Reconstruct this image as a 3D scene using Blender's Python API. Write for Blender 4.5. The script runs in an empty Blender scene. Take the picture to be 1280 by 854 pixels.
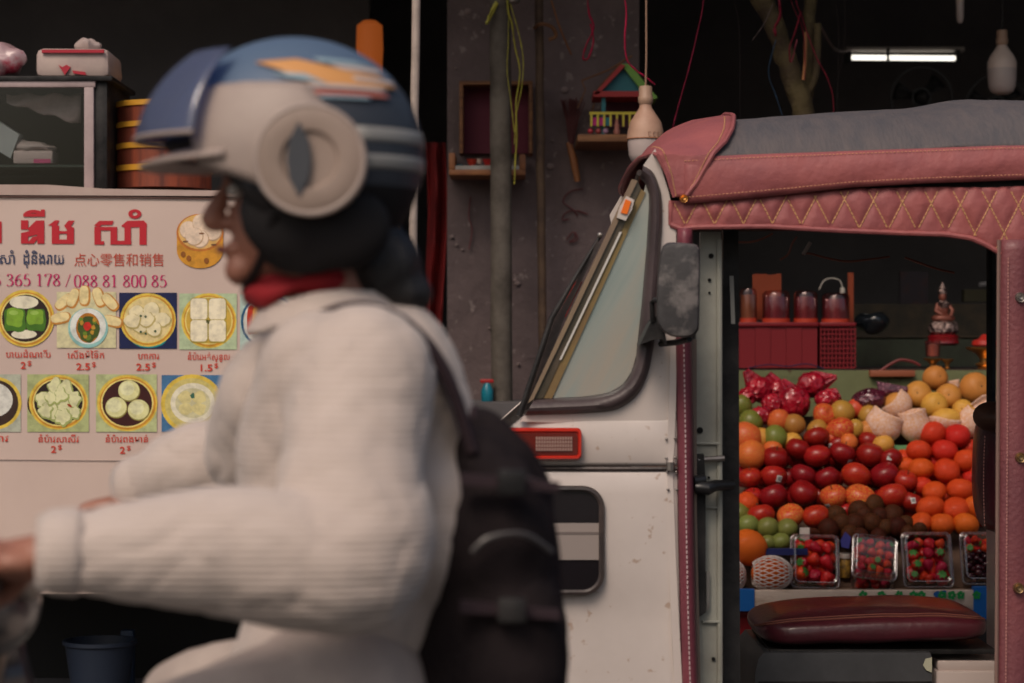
import bpy, bmesh, math, random
from mathutils import Vector, Matrix, noise
from math import radians as R, sin, cos, pi
random.seed(7)
S = bpy.context.scene
COL = S.collection

# ------------------------------------------------------------------ camera, sky, sun, exposure
F, CH = 2800.0, 1.3                       # focal length in photo pixels, camera height
cam = bpy.data.cameras.new('camera'); cam.sensor_width = 36; cam.lens = F/1280*36
cam.clip_start = 0.1; cam.clip_end = 500
cam.dof.use_dof = True; cam.dof.focus_distance = 5.2; cam.dof.aperture_fstop = 4.0
co = bpy.data.objects.new('camera', cam); COL.objects.link(co)
co.location = (0, 0, CH); co.rotation_euler = (R(90), 0, 0); S.camera = co
W = bpy.data.worlds.new('World'); S.world = W; W.use_nodes = True
nt = W.node_tree; bg = nt.nodes['Background']; sky = nt.nodes.new('ShaderNodeTexSky')
sky.sky_type = 'NISHITA'; sky.sun_disc = False
SUN_EL, SUN_ROT = R(48), R(205)
sky.sun_elevation = SUN_EL; sky.sun_rotation = SUN_ROT; sky.dust_density = 6; sky.air_density = 1.0; sky.ozone_density = 0.6
nt.links.new(sky.outputs[0], bg.inputs[0]); bg.inputs[1].default_value = 0.10
sl = bpy.data.lights.new('sun', 'SUN'); sl.energy = 1.5; sl.angle = R(22); sl.color = (1.0, 0.82, 0.70)
so = bpy.data.objects.new('sun', sl); COL.objects.link(so)
sd = Vector((sin(SUN_ROT)*cos(SUN_EL), cos(SUN_ROT)*cos(SUN_EL), sin(SUN_EL)))
so.rotation_euler = sd.to_track_quat('Z', 'Y').to_euler(); so.location = (0, -5, 12)
S.view_settings.view_transform = 'Standard'; S.view_settings.look = 'None'
S.view_settings.exposure = -0.2; S.view_settings.gamma = 1
S.cycles.use_denoising = True
S.cycles.max_bounces = 8; S.cycles.transparent_max_bounces = 16

# ------------------------------------------------------------------ helpers
def P(px, py, Y):
    return Vector(((px-640)/F*Y, Y, CH+(427-py)/F*Y))
def XZ(px, py, Y):
    p = P(px, py, Y); return p.x, p.z

MATS = {}
def mat(name, col, rough=0.6, metal=0.0, col2=None, scale=6.0, thr=(0.4, 0.65), bump=0.0, bscale=80.0,
        coat=0.0, spec=0.5, trans=0.0, emit=None, estr=0.0, alpha=1.0, rvar=0.0, speck=None, sscale=60, stretch=None, sheen=0.0):
    if name in MATS: return MATS[name]
    m = bpy.data.materials.new(name); m.use_nodes = True; n = m.node_tree.nodes; l = m.node_tree.links
    b = n['Principled BSDF']
    c4 = (*col, 1)
    b.inputs['Base Color'].default_value = c4; b.inputs['Roughness'].default_value = rough
    b.inputs['Metallic'].default_value = metal; b.inputs['Specular IOR Level'].default_value = spec
    b.inputs['Coat Weight'].default_value = coat; b.inputs['Coat Roughness'].default_value = 0.12
    b.inputs['Transmission Weight'].default_value = trans; b.inputs['Alpha'].default_value = alpha
    b.inputs['Sheen Weight'].default_value = sheen
    if emit: b.inputs['Emission Color'].default_value = (*emit, 1); b.inputs['Emission Strength'].default_value = estr
    tc = n.new('ShaderNodeTexCoord'); mp = n.new('ShaderNodeMapping'); l.new(tc.outputs['Object'], mp.inputs[0])
    if stretch: mp.inputs['Scale'].default_value = stretch
    last = None
    if col2:
        t = n.new('ShaderNodeTexNoise'); t.inputs['Scale'].default_value = scale; t.inputs['Detail'].default_value = 6
        t.inputs['Roughness'].default_value = 0.65
        l.new(mp.outputs[0], t.inputs['Vector'])
        r = n.new('ShaderNodeMapRange'); r.inputs[1].default_value = thr[0]; r.inputs[2].default_value = thr[1]
        l.new(t.outputs[0], r.inputs[0])
        x = n.new('ShaderNodeMix'); x.data_type = 'RGBA'; x.inputs[6].default_value = c4; x.inputs[7].default_value = (*col2, 1)
        l.new(r.outputs[0], x.inputs[0]); last = x.outputs[2]
    if speck:
        t = n.new('ShaderNodeTexNoise'); t.inputs['Scale'].default_value = sscale; t.inputs['Detail'].default_value = 2
        l.new(tc.outputs['Object'], t.inputs['Vector'])
        r = n.new('ShaderNodeMapRange'); r.inputs[1].default_value = 0.66; r.inputs[2].default_value = 0.72
        l.new(t.outputs[0], r.inputs[0])
        x = n.new('ShaderNodeMix'); x.data_type = 'RGBA'; x.inputs[7].default_value = (*speck, 1)
        if last: l.new(last, x.inputs[6])
        else: x.inputs[6].default_value = c4
        l.new(r.outputs[0], x.inputs[0]); last = x.outputs[2]
    if rvar:
        oi = n.new('ShaderNodeObjectInfo'); h = n.new('ShaderNodeHueSaturation')
        r = n.new('ShaderNodeMapRange'); r.inputs[3].default_value = 1-rvar; r.inputs[4].default_value = 1+rvar
        l.new(oi.outputs['Random'], r.inputs[0]); l.new(r.outputs[0], h.inputs['Value'])
        if last: l.new(last, h.inputs['Color'])
        else: h.inputs['Color'].default_value = c4
        last = h.outputs[0]
    if last: l.new(last, b.inputs['Base Color'])
    if bump:
        t = n.new('ShaderNodeTexNoise'); t.inputs['Scale'].default_value = bscale; t.inputs['Detail'].default_value = 5
        l.new(mp.outputs[0], t.inputs['Vector'])
        u = n.new('ShaderNodeBump'); u.inputs['Strength'].default_value = bump; u.inputs['Distance'].default_value = 0.01
        l.new(t.outputs[0], u.inputs['Height']); l.new(u.outputs[0], b.inputs['Normal'])
    MATS[name] = m
    return m

def clear_mat(name, tint=(1, 1, 1), refl=0.12, rough=0.04, gloss=(1, 1, 1)):
    "thin clear plastic or glass: see-through with a facing-dependent gloss"
    if name in MATS: return MATS[name]
    m = bpy.data.materials.new(name); m.use_nodes = True; n = m.node_tree.nodes; l = m.node_tree.links
    n.remove(n['Principled BSDF']); o = n['Material Output']
    t = n.new('ShaderNodeBsdfTransparent'); t.inputs[0].default_value = (*tint, 1)
    g = n.new('ShaderNodeBsdfGlossy'); g.inputs['Roughness'].default_value = rough; g.inputs['Color'].default_value = (*gloss, 1)
    lw = n.new('ShaderNodeLayerWeight'); lw.inputs[0].default_value = 0.35
    r = n.new('ShaderNodeMapRange'); r.inputs[3].default_value = refl; r.inputs[4].default_value = 0.8
    x = n.new('ShaderNodeMixShader')
    l.new(lw.outputs['Facing'], r.inputs[0]); l.new(r.outputs[0], x.inputs[0])
    l.new(t.outputs[0], x.inputs[1]); l.new(g.outputs[0], x.inputs[2]); l.new(x.outputs[0], o.inputs[0])
    MATS[name] = m; return m

class MB:
    "collects shapes into one bmesh, then links it as one object"
    def __init__(s): s.bm = bmesh.new(); s.mi = 0
    def face(s, vs):
        try: f = s.bm.faces.new(vs); f.material_index = s.mi; return f
        except ValueError: return None
    def box(s, a, b, bev=0.0):
        a, b = Vector(a), Vector(b)
        lo = Vector([min(a[i], b[i]) for i in range(3)]); hi = Vector([max(a[i], b[i]) for i in range(3)])
        n0 = len(s.bm.verts)
        v = [s.bm.verts.new((x, y, z)) for x in (lo.x, hi.x) for y in (lo.y, hi.y) for z in (lo.z, hi.z)]
        fs = [s.face([v[i] for i in q]) for q in ((0, 1, 3, 2), (4, 6, 7, 5), (0, 4, 5, 1), (2, 3, 7, 6), (0, 2, 6, 4), (1, 5, 7, 3))]
        if bev:
            ed = set(e for f in fs for e in f.edges)
            r = bmesh.ops.bevel(s.bm, geom=list(ed), offset=bev, segments=2, affect='EDGES', profile=0.5)
            for f in r['faces']: f.material_index = s.mi
        return s
    def tube(s, pts, r, n=8, caps=True, flat=1.0):
        pts = [Vector(p) for p in pts]; rs = r if isinstance(r, (list, tuple)) else [r]*len(pts)
        rings = []; up = None
        for i, p in enumerate(pts):
            d = (pts[min(i+1, len(pts)-1)] - pts[max(i-1, 0)])
            if d.length < 1e-9: d = Vector((0, 0, 1))
            d.normalize()
            if up is None:
                up = Vector((0, 0, 1)) if abs(d.z) < 0.9 else Vector((1, 0, 0))
            a = d.cross(up)
            if a.length < 1e-5: a = d.cross(Vector((0, 1, 0)))
            a.normalize(); b = a.cross(d).normalized(); up = b
            rings.append([s.bm.verts.new(p + a*cos(2*pi*k/n)*rs[i] + b*sin(2*pi*k/n)*rs[i]*flat) for k in range(n)])
        for i in range(len(rings)-1):
            for k in range(n): s.face([rings[i][k], rings[i][(k+1) % n], rings[i+1][(k+1) % n], rings[i+1][k]])
        if caps: s.face(rings[0][::-1]); s.face(rings[-1])
        return s
    def loop(s, pts, r, n=8):
        "closed tube"
        pts = [Vector(p) for p in pts]; N = len(pts); rings = []
        c = sum(pts, Vector())/N
        for i, p in enumerate(pts):
            d = (pts[(i+1) % N]-pts[i-1]).normalized(); o = (p-c); o = (o-d*o.dot(d)).normalized(); b = d.cross(o)
            rings.append([s.bm.verts.new(p+o*cos(2*pi*k/n)*r+b*sin(2*pi*k/n)*r) for k in range(n)])
        for i in range(N):
            for k in range(n): s.face([rings[i][k], rings[i][(k+1) % n], rings[(i+1) % N][(k+1) % n], rings[(i+1) % N][k]])
        return s
    def lathe(s, prof, c=(0, 0, 0), n=20, axis='Z', sx=1, sy=1):
        c = Vector(c); rings = []
        for r, h in prof:
            ring = []
            for k in range(n):
                a = 2*pi*k/n; x, y = cos(a)*r*sx, sin(a)*r*sy
                v = Vector((x, y, h)) if axis == 'Z' else (Vector((x, h, y)) if axis == 'Y' else Vector((h, x, y)))
                ring.append(s.bm.verts.new(c+v))
            rings.append(ring)
        for i in range(len(rings)-1):
            for k in range(n): s.face([rings[i][k], rings[i][(k+1) % n], rings[i+1][(k+1) % n], rings[i+1][k]])
        if prof[0][0] > 1e-4: s.face(rings[0][::-1])
        if prof[-1][0] > 1e-4: s.face(rings[-1])
        return s
    def ell(s, c, r, nu=16, nv=10, rot=None):
        c = Vector(c); r = Vector(r) if not isinstance(r, (int, float)) else Vector((r, r, r))
        M = rot.to_matrix() if rot is not None else Matrix.Identity(3)
        rings = []
        for j in range(nv+1):
            t = pi*j/nv
            if j in (0, nv): rings.append([s.bm.verts.new(c+M@Vector((0, 0, r.z*cos(t))))]); continue
            rings.append([s.bm.verts.new(c+M@Vector((r.x*sin(t)*cos(2*pi*k/nu), r.y*sin(t)*sin(2*pi*k/nu), r.z*cos(t)))) for k in range(nu)])
        for k in range(nu):
            s.face([rings[0][0], rings[1][k], rings[1][(k+1) % nu]]); s.face([rings[nv][0], rings[nv-1][(k+1) % nu], rings[nv-1][k]])
        for j in range(1, nv-1):
            for k in range(nu): s.face([rings[j][k], rings[j+1][k], rings[j+1][(k+1) % nu], rings[j][(k+1) % nu]])
        return s
    def grid(s, f, nu, nv, thick=0.0):
        g = [[s.bm.verts.new(f(i/nu, j/nv)) for j in range(nv+1)] for i in range(nu+1)]
        for i in range(nu):
            for j in range(nv): s.face([g[i][j], g[i+1][j], g[i+1][j+1], g[i][j+1]])
        return s
    def prism(s, pts, d):
        "polygon (list of Vector) extruded by vector d; concave outlines allowed"
        d = Vector(d); v0 = [s.bm.verts.new(p) for p in pts]; v1 = [s.bm.verts.new(Vector(p)+d) for p in pts]
        N = len(pts)
        for i in range(N): s.face([v0[i], v0[(i+1) % N], v1[(i+1) % N], v1[i]])
        from mathutils.geometry import tessellate_polygon
        for t in tessellate_polygon([[Vector(p) for p in pts]]):
            s.face([v0[k] for k in t]); s.face([v1[k] for k in t][::-1])
        return s
    def poly(s, pts):
        from mathutils.geometry import tessellate_polygon
        v = [s.bm.verts.new(p) for p in pts]
        for t in tessellate_polygon([[Vector(p) for p in pts]]): s.face([v[k] for k in t])
        return s
    def noise(s, amp, freq, seed=0):
        s.bm.normal_update()
        mv = [(v, v.normal*noise.noise(v.co*freq+Vector((seed, seed*1.7, 0)))*amp) for v in s.bm.verts]
        for v, d in mv: v.co += d
        return s
    def mesh(s, name, mats, smooth=True, fixn=True):
        if fixn: bmesh.ops.recalc_face_normals(s.bm, faces=s.bm.faces[:])
        me = bpy.data.meshes.new(name); s.bm.to_mesh(me); s.bm.free()
        for m in (mats if isinstance(mats, (list, tuple)) else [mats]): me.materials.append(m)
        if smooth:
            me.polygons.foreach_set('use_smooth', [True]*len(me.polygons))
            try: me.set_sharp_from_angle(angle=R(38))
            except Exception: pass
        return me
    def build(s, name, mats, parent=None, smooth=True, solid=0.0, label=None, sub=0, kind=None, fixn=True):
        off = wloc(parent) if parent else Vector()
        if parent and off.length: bmesh.ops.translate(s.bm, verts=s.bm.verts[:], vec=-off)
        o = bpy.data.objects.new(name, s.mesh(name, mats, smooth, fixn)); COL.objects.link(o)
        if parent: o.parent = parent
        if sub: md = o.modifiers.new('s', 'SUBSURF'); md.levels = sub; md.render_levels = sub
        if solid: md = o.modifiers.new('t', 'SOLIDIFY'); md.thickness = solid; md.offset = 0
        if label: o['label'] = label
        if kind: o['kind'] = kind
        return o
def wloc(o):
    v = Vector()
    while o: v += o.location; o = o.parent
    return v
def tag(o, label, cat, group=None):
    o['label'] = label; o['category'] = cat
    if group: o['group'] = group
    return o
def thing(name, loc, label, cat, group=None):
    o = bpy.data.objects.new(name, None); COL.objects.link(o); o.location = loc; o.empty_display_size = 0.05
    return tag(o, label, cat, group)
def copy_tree(o, parent=None):
    c = o.copy(); COL.objects.link(c); c.parent = parent
    for ch in list(o.children): copy_tree(ch, c)
    return c
def simple(name, mb, m, label, cat, group=None, **k):
    "a one-mesh thing with its origin at its base centre"
    bm = mb.bm; lo = Vector([min(v.co[i] for v in bm.verts) for i in range(3)]); hi = Vector([max(v.co[i] for v in bm.verts) for i in range(3)])
    c = Vector(((lo.x+hi.x)/2, (lo.y+hi.y)/2, lo.z)); bmesh.ops.translate(bm, verts=bm.verts[:], vec=-c)
    o = mb.build(name, m, **k); o.location = c; return tag(o, label, cat, group)
def struct(name, mb, m, **k):
    o = mb.build(name, m, **k); o['kind'] = 'structure'; return o
def smoothpath(pts, n=6):
    "Catmull-Rom through the points"
    pts = [Vector(p) for p in pts]; out = []
    for i in range(len(pts)-1):
        p0, p1, p2, p3 = pts[max(i-1, 0)], pts[i], pts[i+1], pts[min(i+2, len(pts)-1)]
        for k in range(n):
            t = k/n; out.append(0.5*((2*p1)+(p2-p0)*t+(2*p0-5*p1+4*p2-p3)*t*t+(3*p1-p0-3*p2+p3)*t**3))
    out.append(pts[-1]); return out
def lerp(a, b, t): return a+(b-a)*t
def interp(tab, x):
    if x <= tab[0][0]: return tab[0][1]
    for (a, b), (c, d) in zip(tab, tab[1:]):
        if x <= c: return b+(d-b)*(x-a)/(c-a)
    return tab[-1][1]

# ------------------------------------------------------------------ lettering (glyph outlines of the built-in font, drawn serif digits)
_G = {}
def _dims(s, off):
    key = (s, off)
    if key in _G: return _G[key]
    c = bpy.data.curves.new('g', 'FONT'); c.body = s; c.size = 1; c.offset = off; c.resolution_u = 3
    o = bpy.data.objects.new('g', c); COL.objects.link(o); dg = bpy.context.evaluated_depsgraph_get(); dg.update()
    me = bpy.data.meshes.new_from_object(o.evaluated_get(dg))
    vs = [v.co.copy() for v in me.vertices]; fs = [tuple(p.vertices) for p in me.polygons]
    bpy.data.objects.remove(o); bpy.data.curves.remove(c); bpy.data.meshes.remove(me)
    _G[key] = (vs, fs); return _G[key]
def _adv(s):
    if not s: return 0.0
    a = max(v.x for v in _dims(s+'|', 0)[0]); b = max(v.x for v in _dims('|', 0)[0]); return a-b
def _isl(vs, fs):
    par = list(range(len(vs)))
    def find(a):
        while par[a] != a: par[a] = par[par[a]]; a = par[a]
        return a
    for f in fs:
        for k in f[1:]: par[find(k)] = find(f[0])
    ids = {}; return [ids.setdefault(find(k), len(ids)) for k in range(len(vs))]
def write(mb, s, px0, px1, pyb, size_px, Y, off=0.0, bold=(0,)):
    "text from px0 to px1 (fits width), baseline at pyb, on the upright plane at depth Y"
    xs = []; full = _adv(s)
    sc = (px1-px0)/full; sy = size_px
    for i, ch in enumerate(s):
        if ch == ' ': continue
        vs, fs = _dims(ch, off); x = _adv(s[:i]); vi = _isl(vs, fs)
        for dx in bold:
            b = [mb.bm.verts.new(P(px0+(x+v.x)*sc+dx, pyb-v.y*sy, Y-0.0003*(i % 3)-.00002*vi[k]-.0004*(dx-bold[0]))) for k, v in enumerate(vs)]
            for f in fs: mb.face([b[k] for k in f])
DIG = {  # strokes in a 1-high box, drawn with a broad-edged pen
 '0': [[(.3, 1), (.12, .9), (.05, .5), (.12, .1), (.3, 0), (.48, .1), (.55, .5), (.48, .9), (.3, 1)]],
 '1': [[(.12, .86), (.3, .98), (.3, .5), (.3, .02)], [(.12, .015), (.48, .015)]],
 '2': [[(.06, .75), (.15, .95), (.35, .98), (.5, .8), (.42, .5), (.08, .04), (.5, .04), (.55, .2)]],
 '3': [[(.08, .82), (.2, .98), (.4, .95), (.48, .78), (.4, .6), (.22, .53)], [(.22, .53), (.45, .45), (.54, .25), (.4, .04), (.18, .01), (.06, .1)]],
 '5': [[(.5, .96), (.2, .96), (.13, .58), (.3, .64), (.48, .52), (.54, .28), (.4, .05), (.18, .01), (.06, .1)]],
 '6': [[(.5, .97), (.22, .8), (.08, .45), (.12, .12), (.3, 0), (.48, .1), (.54, .33), (.42, .55), (.25, .57), (.1, .42)]],
 '7': [[(.07, .78), (.1, .96), (.55, .96), (.42, .55), (.26, .0)]],
 '8': [[(.3, .99), (.14, .9), (.12, .72), (.3, .54), (.5, .36), (.52, .14), (.3, .01), (.08, .14), (.1, .36), (.3, .54), (.46, .72), (.46, .9), (.3, .99)]],
 '/': [[(.1, -.05), (.5, 1.02)]]}
def digits(mb, s, px0, px1, pyb, h, Y, heavy=0.11):
    tot = sum(.62 if c != ' ' else .32 for c in s); sc = (px1-px0)/tot; x = px0
    for c in s:
        if c == ' ': x += .32*sc; continue
        for st in DIG[c]:
            p = smoothpath([(a, b, 0) for a, b in st], 4) if len(st) > 2 else [Vector((a, b, 0)) for a, b in st]
            L = []; Rr = []
            for i, q in enumerate(p):
                d = (p[min(i+1, len(p)-1)]-p[max(i-1, 0)]).normalized(); n = Vector((-d.y, d.x, 0))
                w = (heavy*abs(d.y)**1.5+.035)*.5
                if c == '/': w = .03
                L.append(q+n*w); Rr.append(q-n*w)
            vl = [mb.bm.verts.new(P(x+v.x*sc*.88+.04*sc, pyb-v.y*h, Y)) for v in L]; vr = [mb.bm.verts.new(P(x+v.x*sc*.88+.04*sc, pyb-v.y*h, Y)) for v in Rr]
            for i in range(len(vl)-1): mb.face([vl[i], vl[i+1], vr[i+1], vr[i]])
        x += .62*sc

# ------------------------------------------------------------------ common materials
M_ASPH = mat('asphalt', (.05, .048, .046), .9, col2=(.075, .07, .066), scale=3, bump=.5, bscale=120)
M_PAVE = mat('pavement_concrete', (.16, .15, .14), .9, col2=(.09, .085, .08), scale=4, bump=.3)
M_WALL = mat('grey_render_wall', (.20, .15, .148), .93, col2=(.11, .082, .082), scale=2.6, thr=(.35, .7), bump=.55, bscale=45, speck=(.26, .21, .2), sscale=34)
M_DARK = mat('shade_dark_paint', (.11, .105, .11), .9, col2=(.15, .14, .145), scale=2)  # base colour kept dark to paint in the gloom of the shop
M_BODY = mat('cream_white_paint', (.60, .535, .50), .38, coat=.35, col2=(.50, .44, .405), scale=2.2, thr=(.42, .75), bump=.03, bscale=9, speck=(.43, .33, .27), sscale=48)
M_RUB = mat('black_rubber', (.028, .022, .022), .42, col2=(.07, .05, .045), scale=9, bump=.15, bscale=60)
M_BLK = mat('black_plastic', (.012, .012, .013), .5, spec=.22, col2=(.035, .033, .033), scale=14, bump=.1)
M_VINYL = mat('faded_maroon_vinyl', (.36, .098, .092), .6, col2=(.24, .066, .075), scale=5, thr=(.35, .7), bump=.3, bscale=45)
M_VINYL_D = mat('maroon_vinyl', (.19, .04, .058), .5, col2=(.13, .027, .042), scale=4, bump=.18, bscale=90, coat=.1)
M_STITCH = mat('ochre_thread', (.62, .36, .16), .8)
M_STITCHP = mat('pink_thread', (.55, .26, .22), .8)
M_ROOF = mat('dusty_black_canvas', (.070, .068, .077), .75, col2=(.12, .100, .098), scale=40, thr=(.30, .76), bump=.35, bscale=160, stretch=(1, .3, .16))
M_GREY = mat('grey_green_metal', (.33, .335, .29), .5, col2=(.25, .245, .21), scale=5, bump=.05, coat=.1)
M_STEEL = mat('dull_steel', (.35, .33, .31), .4, metal=.8, col2=(.22, .19, .17), scale=8)
M_WOOD = mat('weathered_wood', (.26, .12, .05), .75, col2=(.14, .06, .03), scale=6, stretch=(1, 1, 12), bump=.2)
M_GOLD = mat('gilt', (.55, .27, .08), .3, metal=.85)

# ------------------------------------------------------------------ setting
SH = 5.95                                  # kerb line
b = MB(); b.box((-60, -60, -.3), (60, SH, 0)); struct('road', b, M_ASPH, smooth=False)
b = MB(); b.box((-60, SH, -.3), (60, 60, .12)); struct('pavement', b, M_PAVE, smooth=False)
b = MB(); b.box((-60, SH-.12, -.2), (60, SH-.003, .125), .012); struct('kerb', b, mat('kerb_stone', (.3, .28, .26), .85, col2=(.2, .19, .17), scale=5), smooth=False)
b = MB(); b.box((-5, 11, .12), (5, 11.2, 3.2)); tag(struct('back_wall', b, M_DARK, smooth=False), 'dark wall at the back of the shop', 'wall')
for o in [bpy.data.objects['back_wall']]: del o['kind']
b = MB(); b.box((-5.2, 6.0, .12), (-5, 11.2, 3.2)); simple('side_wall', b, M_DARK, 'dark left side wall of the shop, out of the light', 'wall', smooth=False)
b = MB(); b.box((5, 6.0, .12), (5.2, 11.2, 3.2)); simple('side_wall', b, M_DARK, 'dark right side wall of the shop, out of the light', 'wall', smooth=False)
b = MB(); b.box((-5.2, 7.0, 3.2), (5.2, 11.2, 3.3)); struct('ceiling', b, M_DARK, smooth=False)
aw = thing('added_awning', (0, 6.6, 2.95), 'grey corrugated awning added out of view over the shop front, above the hanging bulbs', 'awning')  # unseen sheet, its depth chosen to shade pillar and stall
b = MB(); b.grid(lambda u, v: Vector((-5.2+10.4*u, 6.1+.9*v, 2.95+.24*v+.012*sin(u*10.4*60))), 500, 2); b.build('awning_sheet', M_STEEL, aw, solid=.004)
b = MB(); [b.tube([(x, 6.15, 2.93), (x, 7.0, 3.16)], .015) for x in (-4, -1.3, 1.3, 4)]; b.build('bracket', M_STEEL, aw, kind='stuff')
# dark partition panels in the depth of the shop (left third)
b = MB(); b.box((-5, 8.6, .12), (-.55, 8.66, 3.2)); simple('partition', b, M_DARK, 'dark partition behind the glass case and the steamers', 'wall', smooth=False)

# concrete pillar wall
pw = thing('concrete_pillar', (0, 7.5, .12), 'rough grey rendered wall pillar with wooden shrines hanging on it', 'pillar')
x0, x1 = XZ(559, 0, 7.4)[0], XZ(799, 0, 7.4)[0]
b = MB(); b.grid(lambda u, v: Vector((lerp(x0, x1, u), 7.4+.006*noise.noise(Vector((u*9, v*40, 0))), lerp(.12, 3.2, v))), 40, 120)
b.box((x0, 7.42, .12), (x1, 7.9, 3.2)); b.build('wall_face', M_WALL, pw)
b = MB()
for pts in ([(729, 236), (712, 240), (704, 252), (716, 262), (722, 270)], [(705, 268), (716, 263), (735, 268), (722, 263)], [(705, 268), (703, 275), (712, 274)],
            [(708, 300), (716, 290), (719, 297), (711, 303), (722, 299), (719, 290)], [(588, 246), (586, 270), (590, 288), (586, 312)]):
    b.tube(smoothpath([P(x, y, 7.388) for x, y in pts], 4), .0022, 5)
b.build('scribble', mat('chalk_red', (.16, .05, .055), .9), pw)
b = MB()
for (x, y, r) in ((565, 296, 3), (571, 306, 2.5), (578, 312, 2), (647, 354, 4), (644, 350, 3), (688, 208, 5), (706, 112, 5), (743, 70, 3), (612, 410, 2), (585, 14, 5), (648, 455, 2.5), (690, 176, 2), (570, 85, 2)):
    c = P(x, y, 7.392); rr = r/F*7.4
    b.ell(c, (rr, .004, rr*.8), 8, 5)
b.build('plaster_patch', mat('pale_plaster', (.26, .2, .19), .95), pw)

def post(name, px0, px1, Y, m, label, cat, slant=0, r=None, py=(-60, 760)):
    a = P(px0, py[0], Y); c = P(px1, py[1], Y); c.z = .12; a = a+(a-c)*(( 3.1-a.z)/(a.z-c.z)); n = 36; r = r or .035
    pts = [a.lerp(c, i/n)+Vector((.003*noise.noise(Vector((i*.7, px0, 0))), 0, 0)) for i in range(n+1)]
    b = MB(); b.tube(pts, [r*(1+.05*noise.noise(Vector((i*1.3, px0, 5)))) for i in range(n+1)], 14)
    return simple(name, b, m, label, cat)
M_PIPE = mat('dirty_galvanised_pipe', (.125, .108, .09), .8, col2=(.06, .05, .04), scale=9, bump=.2)
post('metal_pole', 625, 629, 7.05, M_PIPE, 'thick grey green pole standing in front of the pillar shrine', 'pole', r=.0345)
post('wooden_pole', 673, 683, 7.2, mat('dark_bamboo', (.12, .075, .045), .8, col2=(.06, .035, .025), scale=10, bump=.3), 'thin brown wooden pole right of the thick grey pole', 'pole', r=.014)
post('metal_pole', 521, 508, 6.3, mat('pale_tube', (.42, .35, .31), .55, col2=(.3, .25, .22), scale=12), 'thin pale pole just behind the helmet of the rider', 'pole', r=.0125)

# ------------------------------------------------------------------ shrines and hanging things on the pillar
t = thing('wall_shrine', P(610, 220, 7.3), 'open wooden box shrine with a dark red back and small offerings on its ledge', 'shrine')
Mo = mat('orange_wood', (.33, .13, .045), .6, col2=(.2, .07, .03), scale=8)
def slab(mb, x0, y0, x1, y1, Y0, Y1, bev=.0):
    Ym = Y0
    a, c = P(x0, y0, Ym), P(x1, y1, Ym); mb.box((a.x, Y0, a.z), (c.x, Y1, c.z), bev)
b = MB(); slab(b, 579, 105, 662, 192, 7.37, 7.385); b.build('back_panel', mat('dark_crimson', (.11, .008, .025), .7), t)
for q in ((574, 103, 579, 192), (661, 103, 666, 192), (574, 101, 666, 106)):
    b = MB(); slab(b, *q, 7.27, 7.385, .003); b.build('frame_board', M_WOOD, t)
b = MB(); slab(b, 561, 212, 657, 219, 7.18, 7.39, .003); b.build('ledge', Mo, t)
for q in ((561, 191, 569, 212), (649, 193, 657, 212)):
    b = MB(); slab(b, *q, 7.18, 7.38, .003); b.build('ledge_side', Mo, t)
b = MB(); slab(b, 569, 207, 649, 212, 7.185, 7.195); b.build('tray_edge', M_STEEL, t)
for (x, y, r, c, lb, nm) in ((590, 203, 7, (.5, .05, .03), 'small red offering cup with white rim on the box shrine ledge', 'offering_cup'), (599, 200, 5, (.6, .5, .42), 'small white cup on the box shrine ledge', 'offering_cup'),
                 (610, 203, 7, (.45, .03, .03), 'red offering bowl beside the thick grey pole', 'offering_bowl'), (574, 207, 5, (.02, .22, .3), 'tiny teal cup at the left end of the shrine ledge', 'offering_cup'),
                 (639, 208, 4, (.02, .25, .3), 'tiny teal cup at the right end of the shrine ledge', 'offering_cup')):
    c0 = P(x, y+5, 7.25); rr = r/F*7.25
    b = MB(); b.lathe([(rr*.5, 0), (rr*.6, rr*.2), (rr, rr*1.2), (rr*1.04, rr*1.25), (rr*.9, rr*1.2), (0.001, rr*.9)], c0, 14)
    simple(nm, b, mat('cup_%d' % x, c, .35), lb, 'cup')
# spirit house
t = thing('spirit_house', P(770, 175, 7.25), 'miniature blue gabled spirit house with yellow railing beside the hanging bulb', 'spirit house')
teal = mat('teal_paint', (.015, .14, .17), .6); yel = mat('yellow_paint', (.6, .5, .05), .6); grn = mat('lime_paint', (.16, .34, .05), .6); redp = mat('red_paint', (.35, .02, .02), .6)
b = MB(); b.prism([P(747, 115, 7.15), P(783, 82, 7.15), P(812, 122, 7.15)], (0, .16, 0)); b.build('gable', teal, t)
b = MB(); b.prism([P(776, 80, 7.13), P(787, 80, 7.13), P(822, 122, 7.13), P(812, 126, 7.13)], (0, .2, 0)); b.build('roof', grn, t)
b = MB(); b.prism([P(776, 80, 7.12), P(782, 82, 7.12), P(748, 118, 7.12), P(742, 118, 7.12)], (0, .2, 0)); b.build('roof', redp, t)
b = MB(); slab(b, 742, 114, 810, 121, 7.12, 7.3); b.build('eave', redp, t)
b = MB(); slab(b, 752, 121, 806, 160, 7.28, 7.3); b.build('wall', mat('shrine_maroon', (.09, .02, .04), .7), t)
for x in (752, 800):
    b = MB(); slab(b, x, 119, x+5, 170, 7.14, 7.16); b.build('column', teal, t)
b = MB(); slab(b, 737, 140, 806, 143, 7.11, 7.12); b.build('rail', yel, t)
for i, x in enumerate((738, 746, 754, 762, 770, 778, 786, 794, 802)):
    b = MB(); slab(b, x, 143, x+2.5, 158, 7.112, 7.119); b.build('baluster', yel, t)
for x, c in ((740, (.5, .01, .2)), (749, (.5, .01, .2)), (757, (.02, .2, .25))):
    b = MB(); slab(b, x, 147, x+6, 157, 7.122, 7.128); b.build('rail_panel', mat('pan%.2f' % c[0], c, .6), t)
b = MB(); slab(b, 722, 168, 808, 177, 7.05, 7.38, .003); b.build('base_plank', M_WOOD, t)
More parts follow.
